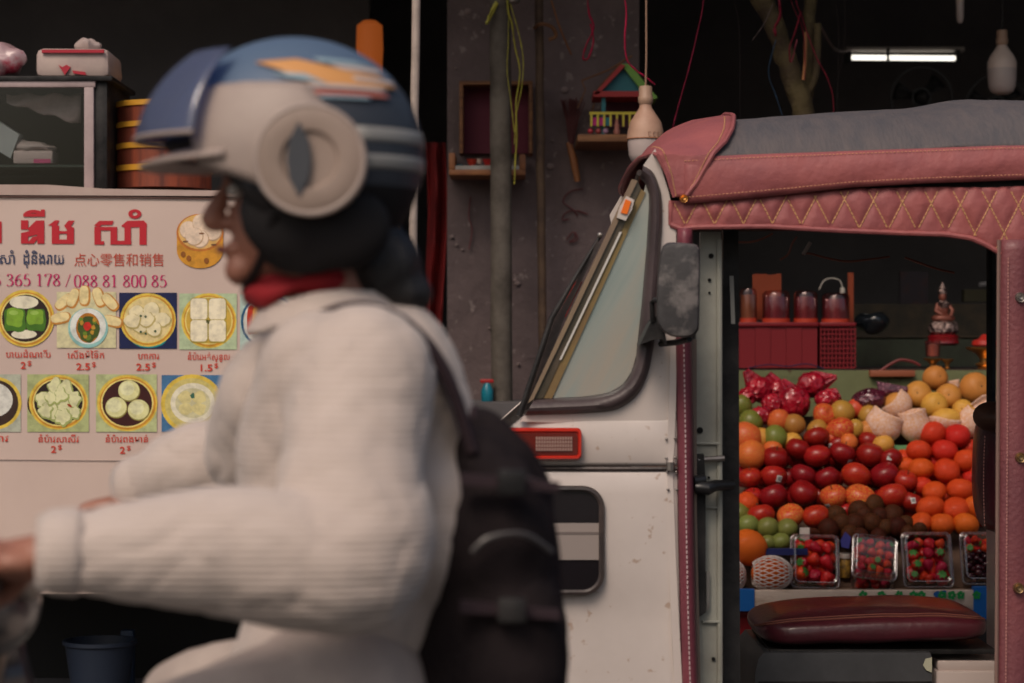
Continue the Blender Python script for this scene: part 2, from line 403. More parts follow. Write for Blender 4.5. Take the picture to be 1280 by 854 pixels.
for i, (x, c) in enumerate(((738, (.4, .03, .05)), (748, (.3, .05, .05)), (757, (.35, .2, .3)))):
    b = MB(); b.ell(P(x, 164, 7.08), .009, 10, 6); simple('offering_cup', b, mat('off%d' % i, c, .4), ['small red offering bowl at the left of the spirit house floor', 'dark red offering bowl second on the spirit house floor', 'mauve offering bowl third on the spirit house floor'][i], 'cup')
b = MB(); c = P(771, 168, 7.1); b.lathe([(.009, 0), (.011, .01), (.007, .02), (.009, .028), (.005, .036), (.006, .042), (.001, .05)], c, 12); simple('deity_figurine', b, mat('flesh_figure', (.35, .13, .1), .5), 'tiny seated figure inside the blue spirit house', 'figurine')
b = MB()
b.tube([P(727, 101, 7.3), P(760, 88, 7.3), P(790, 70, 7.3)], .003, 5); b.tube([P(722, 135, 7.3), P(732, 112, 7.3), P(727, 101, 7.3)], .0022, 5); b.tube([P(740, 140, 7.3), P(748, 110, 7.3), P(775, 80, 7.3)], .0025, 5)
simple('twig', b, M_WOOD, 'dry bent twigs around the blue spirit house', 'twig')
# broom of sticks
t = thing('stick_broom', P(715, 225, 7.3), 'small broom of dark reddish sticks bound to an orange handle on the wall', 'broom')
b = MB()
for i in range(34):
    a = random.uniform(-1, 1); q = random.uniform(.8, 1)
    b.tube([P(714+a*3, 180, 7.33+random.uniform(-.01, .01)), P(715+a*8, 150, 7.33), P(716+a*16, 150-28*q, 7.33+random.uniform(-.02, .02))], .0016, 4)
b.build('bristles', mat('dark_red_twigs', (.10, .03, .03), .8), t, kind='stuff')
b = MB(); b.tube([P(711, 178, 7.33), P(717, 200, 7.33), P(722, 227, 7.33)], [.010, .013, .010], 10); b.build('handle', Mo, t)

def ribbon(name, pts, Y, r, m, label, cat, wob=0.0, flat=.35, group=None):
    if pts[0][1] <= 0: pts = [(pts[0][0]-6, -330)+tuple(pts[0][2:]), (pts[0][0]-2, -120)+tuple(pts[0][2:])]+list(pts)
    q = smoothpath([P(p[0], p[1], p[2] if len(p) > 2 else Y) for p in pts], 6)
    b = MB(); b.tube(q, [r*(1+.35*noise.noise(Vector((i*.6, r*900, 0)))) for i in range(len(q))], 7, flat=flat); b.noise(r*.3, 120)
    return simple(name, b, m, label, cat, group)
Mp = mat('pink_ribbon', (.42, .012, .06), .35, coat=.3); My = mat('olive_plastic_string', (.50, .47, .07), .5, coat=.2)
ribbon('plastic_ribbon', [(734, -20), (736, 15), (742, 35), (732, 58), (729, 73), (736, 72), (742, 50), (738, 30)], 6.9, .0075, Mp, 'short looped pink plastic ribbon above the stick broom', 'ribbon')
ribbon('plastic_ribbon', [(779, -20), (783, 15), (781, 50), (784, 75), (795, 88), (806, 96), (819, 106)], 6.4, .006, Mp, 'long twisted pink ribbon beside the hanging bulb and spirit house', 'ribbon')
ribbon('plastic_ribbon', [(880, -10), (872, 40), (860, 90), (846, 140), (838, 175)], 6.6, .0045, mat('dark_pink', (.2, .01, .04), .5), 'thin dark pink string slanting down behind the front of the roof', 'string')
ribbon('plastic_string', [(620, 2, 7), (612, 18, 7), (608, 30, 7), (613, 22, 7), (622, 4, 7)], 7.0, .009, My, 'short olive bow tied at the top of the thick grey pole', 'string')
ribbon('plastic_string', [(634, 0), (640, 30), (644, 60), (650, 90), (645, 130), (646, 170), (644, 205), (643, 230)], 6.98, .0075, My, 'longest olive string hanging down beside the thick grey pole', 'string')
ribbon('plastic_string', [(638, 5), (648, 40), (654, 75), (652, 110), (646, 140), (643, 180)], 6.96, .0042, My, 'rightmost olive string hanging in a loop by the thick pole', 'string')
ribbon('plastic_string', [(636, 20), (635, 60), (634, 90), (639, 130), (643, 165)], 6.97, .0038, My, 'leftmost thin olive string against the thick grey pole', 'string')
b = MB(); b.lathe([(.02, 0), (.022, .004), (.022, .02), (.02, .024)], P(641, 4, 7.0), 12); simple('hook', b, M_STEEL, 'small pale metal clamp at the top of the thick grey pole', 'clamp')
b = MB(); b.tube(smoothpath([P(668, 35, 7.18), P(676, 30, 7.12), P(690, 34, 7.14), (P(695, 45, 7.16)), P(686, 50, 7.16)], 5), .006, 6); simple('rope_knot', b, M_WOOD, 'brown rope knotted round the thin wooden pole', 'rope')
b = MB(); b.tube(smoothpath([P(689, 0, 7.3), P(700, 35, 7.3), P(714, 68, 7.36)], 5), .003, 6); simple('bamboo_stick', b, Mo, 'thin tan stick leaning on the wall near the wooden pole', 'stick')
b = MB(); b.grid(lambda u, v: P(lerp(722, 702, v)+lerp(-5, 6, u)*(1-.3*v), lerp(352, 396, v), 7.2+.01*sin(u*7+v*3)), 6, 8); simple('red_rag', b, mat('red_rag', (.42, .02, .012), .7, col2=(.2, .01, .01), scale=20), 'small red rag hanging on the pillar behind the wiper', 'cloth', solid=.004)
# small spray bottle at the foot of the pole
t = thing('spray_bottle', P(609, 502, 7.0), 'small teal bottle with a red nozzle by the thick grey pole', 'bottle')
c = P(609, 502, 7.0)
b = MB(); b.lathe([(.017, 0), (.019, .004), (.019, .035), (.012, .05), (.008, .058)], c, 14); b.build('bottle_body', mat('teal_plastic', (.01, .2, .28), .35), t)
b = MB(); b.box(c+Vector((-.022, -.008, .058)), c+Vector((.02, .008, .07)), .003); b.build('nozzle', mat('red_plastic', (.4, .015, .015), .4), t)
b = MB(); a = P(580, 503, 6.9); c = P(700, 512, 6.9); b.box((a.x, 6.85, .12), (c.x, 7.2, a.z)); simple('side_counter', b, M_DARK, 'low dark counter in front of the pillar behind the backpack', 'counter', smooth=False)

# ------------------------------------------------------------------ hanging bulbs, tube light, fan frames
M_BULBW = mat('bulb_diffuser', (.48, .40, .38), .35, coat=.3); M_BULBT = mat('bulb_housing', (.44, .27, .19), .55, col2=(.33, .19, .13), scale=14)
def bulb(px, py0, py1, w, Y, label, neck=1.0, squat=False):
    k = Y/F; top = P(px, py0, Y); H = (py1-py0)*k; r = w*k/2
    t = thing('light_bulb', P(px, py1, Y), label, 'light bulb', 'unlit bulbs hanging under the awning')
    def part(nm, prof, m):
        b = MB(); b.lathe([(a*r, -h*H) for a, h in prof], top, 22); b.build(nm, m, t)
    part('socket', [(.001, 0), (.34, .0), (.37, .02), (.37, .12), (.42, .14), (.42, .20), (.33, .235)], mat('socket_cream', (.36, .23, .16), .5))
    if squat: part('housing', [(.33, .236), (.5, .3), (.82, .40), (1.0, .5), (1.0, .6)], mat('bulb_white', (.62, .5, .44), .4))
    else: part('housing', [(.33, .236), (.36, .28), (.62, .37), (.88, .46), (1.0, .58), (1.03, .66), (1.05, .675)], M_BULBT)
    part('diffuser', [(1.0, .60 if squat else .68), (.99, .74), (.94, .88), (.78, .96), (.45, 1.0), (.001, 1.0)], M_BULBW)
    if not squat:
        b = MB(); b.loop([top+Vector((cos(a*pi/12)*r*1.04, sin(a*pi/12)*r*1.04, -.675*H)) for a in range(24)], .0016, 6); b.build('ring', mat('rust', (.3, .11, .04), .6), t)
        b = MB()
        for i in range(4):
            a0 = -pi/2+.1+i*.27
            for (u, v, u2, v2) in ((0, 0, 0, 1), (0, 1, .12, 1), (0, 0, .12, 0)):
                b.tube([top+Vector((cos(a0+u)*r*1.05, sin(a0+u)*r*1.05, -.655*H+v*.012)), top+Vector((cos(a0+u2)*r*1.05, sin(a0+u2)*r*1.05, -.655*H+v2*.012))], .0006, 4)
        b.build('marking', mat('bulb_print', (.25, .12, .08), .7), t)
    b = MB(); b.tube([top, top+Vector((.002, 0, .08)), top+Vector((0, 0, 1.0))], .0028, 6); b.build('cord', M_BLK if squat else mat('tan_cord', (.25, .15, .1), .7), t)
bulb(807, 108, 206, 45, 6.2, 'large unlit bulb with peach housing, hanging left of the three wheeler roof')
bulb(1252.5, 38, 118, 36, 7.4, 'unlit white bulb hanging above the right end of the canvas roof', squat=True)
bulb(1200, -36, 29, 10, 7.6, 'small dim bulb above the glowing tube near the top edge', squat=True)
t = thing('tube_light', P(1130, 70, 9.0), 'lit fluorescent tube under a white reflector, in the dark shop above the roof', 'tube light')
b = MB(); b.tube([P(1065, 72, 9.0), P(1196, 73, 9.0)], .0095, 12); tb = b.build('lamp_tube', mat('lit_tube', (1, 1, 1), .5, emit=(1.0, .95, .82), estr=2.2), t)
b = MB(); a, c = P(1056, 60, 9.03), P(1204, 65, 9.03); b.box((a.x, 9.0, a.z), (c.x, 9.08, c.z), .002); b.build('reflector', mat('reflector_white', (.42, .38, .36), .5), t)
for x in (1062, 1199):
    b = MB(); a, c = P(x-4, 62, 8.98), P(x+2, 78, 8.98); b.box((a.x, 8.985, a.z), (c.x, 9.02, c.z)); b.build('end_cap', M_BLK, t)
b = MB(); b.box(P(1109, 60, 8.97), P(1111, 78, 8.99)); b.build('clip', M_BLK, t)
def fan(px, py, r, label):
    c = P(px, py, 8.6); rr = r/F*8.6
    t = thing('wall_fan', c, label, 'fan', 'black fan frames in the dark shop')
    for k in (1.0, .3):
        b = MB(); b.loop([c+Vector((cos(a*pi/20)*rr*k, 0, sin(a*pi/20)*rr*k)) for a in range(40)], .004, 6); b.build('ring', mat('gloss_black', (.015, .015, .016), .35), t)
    for j in range(3):
        a = j*2.1+.4; b = MB(); b.grid(lambda u, v: c+Vector((cos(a+v*.7)*rr*(.1+u*.8), .02+.02*v, sin(a+v*.7)*rr*(.1+u*.8))), 4, 4); b.build('blade', M_BLK, t, solid=.002)
    b = MB(); b.ell(c, (.03, .04, .03)); b.build('hub', M_BLK, t)
fan(1152, 122, 38, 'round black fan right below the glowing tube')
fan(1246, 132, 38, 'round black fan behind the rightmost hanging bulb')

# stem hung with ribbons above the front of the roof
t = thing('tree_stem', P(1000, 160, 6.9), 'gnarled olive brown stem hanging above the roof, draped with red ribbons', 'tree')
M_BARK = mat('olive_bark', (.075, .055, .02), .85, col2=(.035, .02, .01), scale=12, bump=.5)
b = MB(); b.tube(smoothpath([P(905, -330, 6.9), P(915, -150, 6.9), P(930, -40, 6.9), P(958, 10, 6.9), P(975, 50, 6.9), P(990, 95, 6.9), P(1003, 135, 6.9), P(1004, 160, 6.9), P(1003, 190, 6.9)], 6), [.03]*32+[.036]*17, 12); b.noise(.012, 30); b.build('trunk', M_BARK, t)
b = MB(); b.tube(smoothpath([P(1030, -330, 6.95), P(1016, -40, 6.95), P(1012, 30, 6.95), P(1014, 80, 6.95), P(1006, 130, 6.93)], 6), .02, 10); b.noise(.008, 30, 3); b.build('limb', M_BARK, t)
b = MB(); b.tube(smoothpath([P(1022, 30, 6.9), P(1020, 90, 6.9), P(1010, 115, 6.9)], 6), .012, 10); b.build('limb', M_BARK, t)
b = MB(); b.tube(smoothpath([P(1007, 40, 6.85), P(1006, 80, 6.85), P(1004, 100, 6.85)], 6), .005, 8); b.build('limb', Mo, t, label='thin orange shoot between the olive stems')
Mrd = mat('dark_red_ribbon', (.17, .008, .025), .5)
for i, (pts, r, lb) in enumerate((([(974, -10), (975, 20), (968, 35), (970, 45)], .012, 'thick red bow knotted on the left of the gnarled stem'),
                                  ([(994, -10), (1002, 20), (1012, 50), (1022, 75), (1033, 95), (1041, 120), (1042, 145)], .005, 'long dark red ribbon trailing down right of the stem'),
                                  ([(1001, 15), (994, 40), (987, 60), (989, 78), (996, 50)], .006, 'looped dark red ribbon in the middle of the stem'),
                                  ([(987, -10), (1004, 40), (1006, 100)], .004, 'straight thin red ribbon over the middle of the stem'))):
    ribbon('red_ribbon', pts, 6.8, r, Mrd, lb, 'ribbon')
ribbon('thin_cord', [(970, 50), (963, 75), (961, 95), (970, 120), (978, 145)], 6.8, .003, mat('blue_cord', (.02, .06, .12), .6), 'thin blue cord hanging left of the gnarled stem', 'cord')
for i, (x_, x2, y2) in enumerate(((1042, 1046, 150), (1055, 1050, 90), (915, 925, 150))):
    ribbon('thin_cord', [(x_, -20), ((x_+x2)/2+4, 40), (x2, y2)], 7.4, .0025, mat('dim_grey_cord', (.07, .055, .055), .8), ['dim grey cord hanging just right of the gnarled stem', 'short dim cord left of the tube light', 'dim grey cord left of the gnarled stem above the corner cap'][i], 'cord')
b = MB(); b.tube(smoothpath([P(1023, 28, 8.6), P(1040, 58, 8.7), P(1052, 64, 8.9), P(1066, 62, 9.0)], 5), .004, 6); simple('lamp_cable', b, mat('lamp_cable_pink', (.25, .17, .16), .6), 'pale cable running to the left end of the tube light', 'cable')
ribbon('pale_stick', [(966, 5), (955, 30), (941, 50)], 6.8, .003, mat('grey_stick', (.12, .09, .09), .8), 'thin grey stick poking out left of the gnarled stem', 'stick')

# ------------------------------------------------------------------ background left: case, bags, steamers, lantern
YC = 6.0
t = thing('glass_case', P(20, 237, YC+.25), 'glass display case with a white frame, standing on the food cart', 'display case')
Mfr = mat('pinkish_white_frame', (.46, .36, .36), .45, col2=(.35, .27, .27), scale=8)
for q in ((-140, 101, 119, 109), ):
    b = MB(); slab(b, *q, YC+.05, YC+.075, .002); b.build('frame_bar', Mfr, t)
b = MB(); slab(b, 105, 109, 117, 236, YC+.05, YC+.075, .002); b.build('frame_bar', Mfr, t)
b = MB(); slab(b, -140, 109, -128, 236, YC+.05, YC+.075, .002); b.build('frame_bar', Mfr, t)
b = MB(); slab(b, -140, 95, 140, 101, YC+.045, YC+.42, .002); b.build('top_panel', M_BLK, t)
b = MB(); slab(b, 118, 101, 134, 236, YC+.06, YC+.42, .002); b.build('side_panel', M_BLK, t)
b = MB(); slab(b, -140, 206, 105, 209, YC+.08, YC+.4); b.build('shelf', mat('green_dark_glass', (.02, .035, .03), .2), t)
b = MB(); slab(b, -128, 109, 105, 236, YC+.06, YC+.062); b.build('glass_pane', clear_mat('case_glass', (.9, .92, .92), .008), t)
b = MB(); slab(b, -140, 101, 118, 236, YC+.42, YC+.43); b.build('back_panel', mat('case_black', (.012, .014, .013), .8), t)
b = MB()
b.grid(lambda u, v: P(lerp(8, 101, u), lerp(118, lerp(128, 156, u), v)+2*sin(u*17), YC+.14+.01*sin(u*9+v*4)), 14, 8); simple('cloth', b, mat('mauve_cloth', (.46, .36, .34), .9, col2=(.34, .26, .25), scale=14, bump=.3), 'pale greyish cloth hanging slanted inside the glass case', 'cloth', solid=.004)
b = MB(); b.prism([P(-20, 140, YC+.12), P(24, 168, YC+.12), P(13, 198, YC+.12), P(-20, 178, YC+.12)], (0, .06, 0)); simple('paper_bag', b, mat('pale_blue_paper', (.36, .38, .38), .8), 'pale blue folded packet lying at the left in the glass case', 'packet')
b = MB(); b.ell(P(42, 185, YC+.16), (.06, .05, .022), 18, 10); b.noise(.02, 22, 3); simple('plastic_bag', b, mat('crumpled_bag', (.42, .34, .32), .5, bump=.4, bscale=30), 'crumpled whitish bag on the shelf inside the glass case', 'bag')
b = MB(); slab(b, 16, 188, 66, 205, YC+.12, YC+.2, .006); simple('foam_box', b, mat('foam_pink', (.46, .36, .34), .7), 'small whitish box with a pink mark on the case shelf', 'box')
b = MB(); slab(b, 42, 199, 63, 204, YC+.117, YC+.119); simple('paper_tag', b, mat('tag_pink', (.5, .06, .18), .6), 'pink tag on the front of the small whitish box', 'tag')
# on top of the case
t = thing('foam_container', P(90, 96, YC+.2), 'white foam takeaway box with red print on top of the glass case', 'box')
Mfo = mat('foam_white', (.50, .40, .36), .7, col2=(.4, .31, .29), scale=9)
b = MB(); slab(b, 44, 60, 137, 96, YC+.1, YC+.32, .018); b.noise(.006, 14); b.build('body', Mfo, t)
b = MB(); slab(b, 52, 62, 130, 66, YC+.09, YC+.098); b.prism([P(x, y, YC+.093) for x, y in ((73, 81), (78, 84), (83, 81), (88, 84), (81, 94))], (0, .006, 0)); b.prism([P(x, y, YC+.093) for x, y in ((90, 88), (106, 90), (108, 94), (92, 92))], (0, .006, 0)); b.build('red_print', mat('print_red', (.4, .01, .03), .6), t)
b = MB(); b.ell(P(110, 57, YC+.2), (.038, .03, .022), 18, 10); b.noise(.016, 30, 1); simple('crumpled_bag', b, mat('crumpled_bag', (.42, .34, .32)), 'crumpled clear bag lying on the foam takeaway box', 'bag')
b = MB(); b.ell(P(8, 76, YC+.2), (.055, .045, .045), 20, 12); b.noise(.02, 25, 2); simple('plastic_bag', b, mat('pink_white_bag', (.38, .25, .27), .35, col2=(.35, .02, .05), scale=11, thr=(.5, .62), coat=.4), 'knotted plastic bag with red stripes left on top of the case', 'bag')
# bamboo steamers
Mst = mat('dark_bamboo_staves', (.24, .05, .02), .6, col2=(.09, .02, .012), scale=30, stretch=(1, 1, .1)); Mband = mat('yellow_bamboo_band', (.6, .30, .03), .5)
ys = [130, 156, 182, 209, 237]
for i in range(4):
    cz = P(205, ys[i+1], 6.25); top = P(205, ys[i], 6.25); r = 60/F*6.25; h = top.z-cz.z
    t = thing('steamer_basket', cz, ['topmost bamboo steamer in the stack behind the rider', 'second bamboo steamer from the top of the stack', 'third bamboo steamer from the top of the stack', 'lowest bamboo steamer of the stack, on the cart'][i], 'steamer', 'stacked bamboo steamers')
    b = MB(); b.lathe([(r*.985, .0), (r*.985, h*.98), (r*.93, h*.98)], cz, 40); b.build('wall', Mst, t)
    b = MB(); b.lathe([(r, h*.72), (r*1.02, h*.74), (r*1.02, h*.97), (r, h*.99), (r*.94, h*.99)], cz, 40); b.build('band', Mband, t)
# bamboo or chopstick slivers on lowest; orange lantern and red cloths at the back
t = thing('paper_lantern', P(462, 100, 8.0), 'dim glowing orange lantern in the dark behind the helmet', 'lantern')
b = MB(); k = 8/F; b.lathe([(6*k, 0), (15*k, 4*k), (17*k, 40*k), (16*k, 70*k), (8*k, 76*k)], P(462, 102, 8.0), 20); b.build('shade', mat('orange_glow', (.6, .15, .03), .6, emit=(1.0, .22, .04), estr=.22), t)
b = MB(); b.tube([P(462, 26, 8), P(462, -80, 8)], .003, 5); b.build('cord', M_BLK, t)
t = thing('gold_ornament', P(495, 320, 6.8), 'small string of gold beads glinting beside the thin pale pole', 'ornament')
for i, (x, y, r) in enumerate(((495, 275, 4), (495, 286, 5), (496, 299, 3), (497, 312, 4))):
    b = MB(); b.ell(P(x, y, 6.8), r/F*6.8, 12, 8); b.build('bead', M_GOLD, t)
b = MB(); b.tube([P(495, 200, 6.8), P(497, 318, 6.8)], .0012, 5); b.build('string', M_GOLD, t)
b = MB(); b.grid(lambda u, v: P(lerp(532, 556, u)+3*sin(v*5), lerp(178, 430, v), 7.6+.03*sin(u*9+v*3)), 10, 16); simple('red_cloth', b, mat('red_cloth', (.26, .012, .012), .8, col2=(.12, .006, .008), scale=5), 'narrow red cloth hanging in the dark left of the pillar', 'cloth', solid=.004)
b = MB(); slab(b, 478, 262, 484, 330, 6.6, 6.62); simple('pale_board', b, Mfr, 'short pale upright slat behind the nape of the rider', 'slat')

# ------------------------------------------------------------------ food cart and menu banner
t = thing('food_cart', (-1.15, YC+.3, .12), 'dim sum food cart clad in a pinkish white counter sheet', 'food cart')
xl, xr = XZ(-190, 0, YC)[0], XZ(440, 0, YC)[0]
ztop = P(0, 234, YC).z
b = MB(); v = [P(-190, 230, YC-.02), P(60, 231, YC-.02), P(130, 236, YC-.02), P(440, 241, YC-.02), P(440, 246, YC-.02), P(-190, 243, YC-.02)]; b.prism(v, (0, .62, 0)); b.build('counter_top', mat('pink_counter', (.50, .385, .34), .5, col2=(.42, .3, .26), scale=4), t)
b = MB(); b.box((xl, YC+.02, .75), (xr, YC+.58, ztop-.03)); b.build('body', mat('cart_side', (.3, .25, .23), .6), t, smooth=False)
for x, y in ((xl+.03, YC+.05), (xr-.03, YC+.05), (xl+.03, YC+.55), (xr-.03, YC+.55), (XZ(4, 0, YC+.05)[0], YC+.05)):
    b = MB(); b.box((x-.016, y-.016, .12), (x+.016, y+.016, .75)); b.build('leg', mat('cart_leg', (.22, .17, .16), .6), t)
b = MB(); b.box((xl, YC+.545, .12), (xr, YC+.56, .76)); b.build('added_shade_sheet', mat('cart_shade_black', (.012, .012, .012), .9), t)  # added black sheet standing in for the shade under the cart
b = MB(); b.box((xl+.03, YC+.08, .3), (xr-.03, YC+.52, .32)); b.build('lower_shelf', M_DARK, t)

YB = YC-.03
t = thing('menu_banner', P(100, 700, YB), 'printed dim sum menu banner with dish pictures and prices on the cart front', 'banner')
b = MB()
b.grid(lambda u, v: P(lerp(-180, 430, u), lerp(lerp(246, 250, u), 742, v), YB)+Vector((0, .0009*noise.noise(Vector((u*7, v*3, 0))), 0)), 40, 30)
b.build('banner_sheet', mat('banner_vinyl', (.63, .495, .435), .45, col2=(.57, .44, .385), scale=1.6, coat=.15, bump=.04, bscale=5), t)
b = MB(); b.tube([P(-180, 245.5, YB-.004), P(140, 247, YB-.004), P(430, 250.5, YB-.004)], .0022, 6); b.build('top_seam', mat('seam_brown', (.09, .04, .03), .7), t)
b = MB(); b.tube([P(-180, 573, YB-.003), P(170, 576, YB-.003), P(430, 578, YB-.003)], .0011, 6); b.build('fold_line', mat('fold_grey', (.36, .28, .25), .6), t)
YL = YB-.0022
Mred = mat('ink_red', (.50, .008, .022), .5); Mblue = mat('ink_navy', (.03, .045, .11), .5); Mmag = mat('ink_magenta', (.52, .008, .12), .5); Mor = mat('ink_orange_red', (.58, .045, .022), .5)
def r4(a, c, d, e): return [(a, c), (d, c), (d, e), (a, e)]
LET = [[r4(152, 148, 205, 215), [(205, 205), (262, 150), (322, 150), (322, 182), (252, 235), (205, 222)], r4(272, 150, 322, 235), [(152, 240), (322, 205), (322, 240), (205, 268), (152, 264)], r4(152, 250, 205, 318), r4(270, 235, 322, 318), [(204, 306), (238, 268), (272, 262), (272, 286), (245, 318), (204, 318)]],
       [[(348, 186), (402, 148), (432, 150), (412, 190)], r4(376, 186, 430, 320), r4(376, 288, 538, 320), r4(486, 200, 538, 320), r4(428, 226, 490, 246), [(466, 188), (498, 150), (542, 150), (516, 192), (538, 204), (486, 216)]],
       [[(683, 186), (722, 152), (826, 152), (816, 182), (738, 182), (722, 200)], r4(686, 196, 733, 325), r4(686, 196, 852, 222), r4(803, 206, 852, 325), r4(733, 300, 757, 325), r4(803, 297, 955, 325), r4(905, 196, 952, 325)],
       [[(880, 190), (925, 152), (1045, 150), (1068, 174), (1068, 196), (905, 202)], r4(1014, 182, 1066, 327)]]
for L_ in LET:
    b = MB()
    for k_, q_ in enumerate(L_): b.poly([P(x/5.818, 250+y/5.818, YL-.0001*k_) for x, y in q_])
    b.build('letter', Mred, t, smooth=False, fixn=False)
b = MB()
def ring2(mb, cx, cy, r0, r1, Y, n=24, sy=1.0, a0=0, a1=2*pi):
    vo = []; vi = []
    for k in range(n+1):
        a = a0+(a1-a0)*k/n
        vo.append(mb.bm.verts.new(P(cx+cos(a)*r1, cy-sin(a)*r1*sy, Y))); vi.append(mb.bm.verts.new(P(cx+cos(a)*r0, cy-sin(a)*r0*sy, Y)))
    for k in range(n): mb.face([vo[k], vo[k+1], vi[k+1], vi[k]])
def disc(mb, cx, cy, r, Y, sy=1.0, n=28, wob=0, seed=0, rot=0, sq=0):
    pts = []
    for k in range(n):
        a = 2*pi*k/n; rr = r*(1+wob*noise.noise(Vector((cos(a)*1.5+seed, sin(a)*1.5, seed))))
        if sq: rr *= (abs(cos(a))**sq+abs(sin(a))**sq)**(-1/sq)
        x, y = cos(a)*rr, sin(a)*rr*sy; x, y = x*cos(rot)-y*sin(rot), x*sin(rot)+y*cos(rot)
        pts.append(mb.bm.verts.new(P(cx+x, cy-y, Y)))
    mb.face(pts)
ring2(b, 168.5, 267.5, 3.2, 8.2, YL-.0005, sy=.72)
ring2(b, 42, 269.5, 6, 13, YL-.0005, sy=.55, a0=.15, a1=pi-.1); b.poly([P(x, y, YL-.0007) for x, y in ((29, 267), (55, 267), (55, 271), (29, 271))]); b.poly([P(x, y, YL-.0008) for x, y in ((51, 262), (56, 262), (56, 271), (51, 271))])
b.poly([P(x, y, YL) for x, y in ((-14, 277), (2, 277), (2, 304), (-6, 304), (-6, 283), (-14, 283))])
b.build('letter', Mred, t, smooth=False, fixn=False)
b = MB(); write(b, 'សាំ', -2, 20, 330, 19, YL, .006); write(b, 'ដុំនិងរាយ', 28, 81, 330, 19, YL, .012); b.build('subtitle', Mblue, t, kind='stuff', smooth=False, fixn=False)
b = MB(); write(b, '点心零售和销售', 92, 206, 331.5, 17.5, YL, 0); b.build('chinese_subtitle', mat('ink_red_thin', (.5, .06, .03), .5), t, smooth=False, fixn=False)
b = MB(); digits(b, '6 365 178', -9, 76, 357.5, 15, YL); digits(b, '/', 80, 90, 358, 15, YL); digits(b, '088 81 800 85', 92, 209, 359, 15, YL); b.build('phone_number', Mmag, t, smooth=False, fixn=False)
def cap(s, px0, px1, y, price, pcx, py):
    b = MB(); write(b, s, px0, px1, y, 11, YL, .008)
    wd = 7*len(price) if '.' not in price else 18
    x = pcx-wd/2-2; write(b, price, x, x+wd, py, 12, YL, .02); write(b, '$', x+wd+1.5, x+wd+7, py-4, 8.5, YL, .012)
    b.build('caption', Mor, t, smooth=False, fixn=False)
cap('បាយដំណើប', 7, 57, 447, '2', 31, 461); cap('េសីងម៉ៃទឹក', 84, 131, 448, '2.5', 106, 462.5); cap('ហាការ', 172, 199, 449, '2.5', 181, 463)
cap('នំប៉ាវអត់ស្នូល', 234, 288, 450, '1.5', 259, 464); cap('នំប៉ាវសាស៊ីវ', 47, 99, 553, '2', 69, 566); cap('នំប៉ាវពងមាន់', 131, 186, 553, '2', 155, 567)
cap('នំប៉ាវ', 301, 330, 451, '2', 318, 465); cap('នំប៉ាវ', -20, 11, 552, '2', -14, 565); cap('នំប៉ាវ', 213, 262, 554, '2', 240, 568)
def C(r, g, bb): return mat('print_%d_%d_%d' % (r, g, bb), tuple(((c/255)**2.2) for c in (r, g, bb)), .45, col2=tuple(((c/255)**2.2)*.55 for c in (r, g, bb)), scale=38, thr=(.42, .78))
yel1, yel2, dkb, whi, grn1 = C(232, 200, 80), C(215, 150, 45), C(48, 25, 22), C(238, 232, 205), C(120, 160, 50)
def pic(fn, label):
    mats = []; b = MB(); lay = [0]
    def use(m):
        if m not in mats: mats.append(m)
        b.mi = mats.index(m); lay[0] += 1; return YL-.00008*lay[0]
    fn(b, use); b.build('dish_picture', mats, t, smooth=False, fixn=False, label=label)
def rect(b, x0, y0, x1, y1, Y): b.poly([P(x0, y0, Y), P(x1, y0, Y), P(x1, y1, Y), P(x0, y1, Y)])
def basket(b, use, cx, cy, r, inner, sy=1.0):
    disc(b, cx, cy, r, use(yel1), sy); disc(b, cx+.5, cy+.5, r*.93, use(yel2), sy); disc(b, cx, cy, r*.87, use(C(240, 222, 130)), sy); disc(b, cx, cy, r*.82, use(inner), sy)
def p1(b, use):
    basket(b, use, 32, 398, 36, dkb)
    disc(b, 30, 378, 18, use(whi), .45); disc(b, 30, 418, 16, use(whi), .35)
    for x, y, w in ((19, 400, 13), (45, 400, 12)):
        disc(b, x, y, w, use(C(70, 120, 30)), 1.15, sq=6, wob=.15, seed=x); disc(b, x-1, y-3, w*.8, use(C(130, 175, 50)), 1.0, sq=6, wob=.3, seed=x+1); disc(b, x-2, y-9, w*.45, use(C(160, 200, 90)), .5)
pic(p1, 'two green leaf wrapped rolls in a basket')
def p2(b, use):
    rect(b, 71, 365, 145, 435, use(C(222, 216, 170)))
    for i, (x, y, a) in enumerate(((80, 378, .7), (92, 373, 1.2), (106, 370, 1.55), (124, 372, 1.9), (138, 378, 2.3), (76, 398, .2), (141, 402, 2.9))):
        disc(b, x, y, 13, use(C(205, 140, 60)), .55, rot=a, sq=3); disc(b, x-1, y-1, 11.5, use(C(245, 226, 165)), .5, rot=a, sq=3)
    disc(b, 110, 410, 25, use(C(150, 205, 200))); disc(b, 110, 408, 22.5, use(C(236, 240, 232))); disc(b, 110, 410, 15, use(C(190, 120, 30)), 1.25)
    disc(b, 110, 411, 13.5, use(C(70, 90, 30)), 1.2, wob=.3, seed=2)
    for i in range(10): disc(b, 110+9*sin(i*2.3), 411+12*cos(i*1.7), 2.6, use(C(200, 150, 50) if i % 2 else C(110, 140, 40)), wob=.4, seed=i)
    disc(b, 109, 408, 5, use(C(215, 45, 30)), wob=.3, seed=5)
pic(p2, 'fried rolls around a bowl of red topped soup')
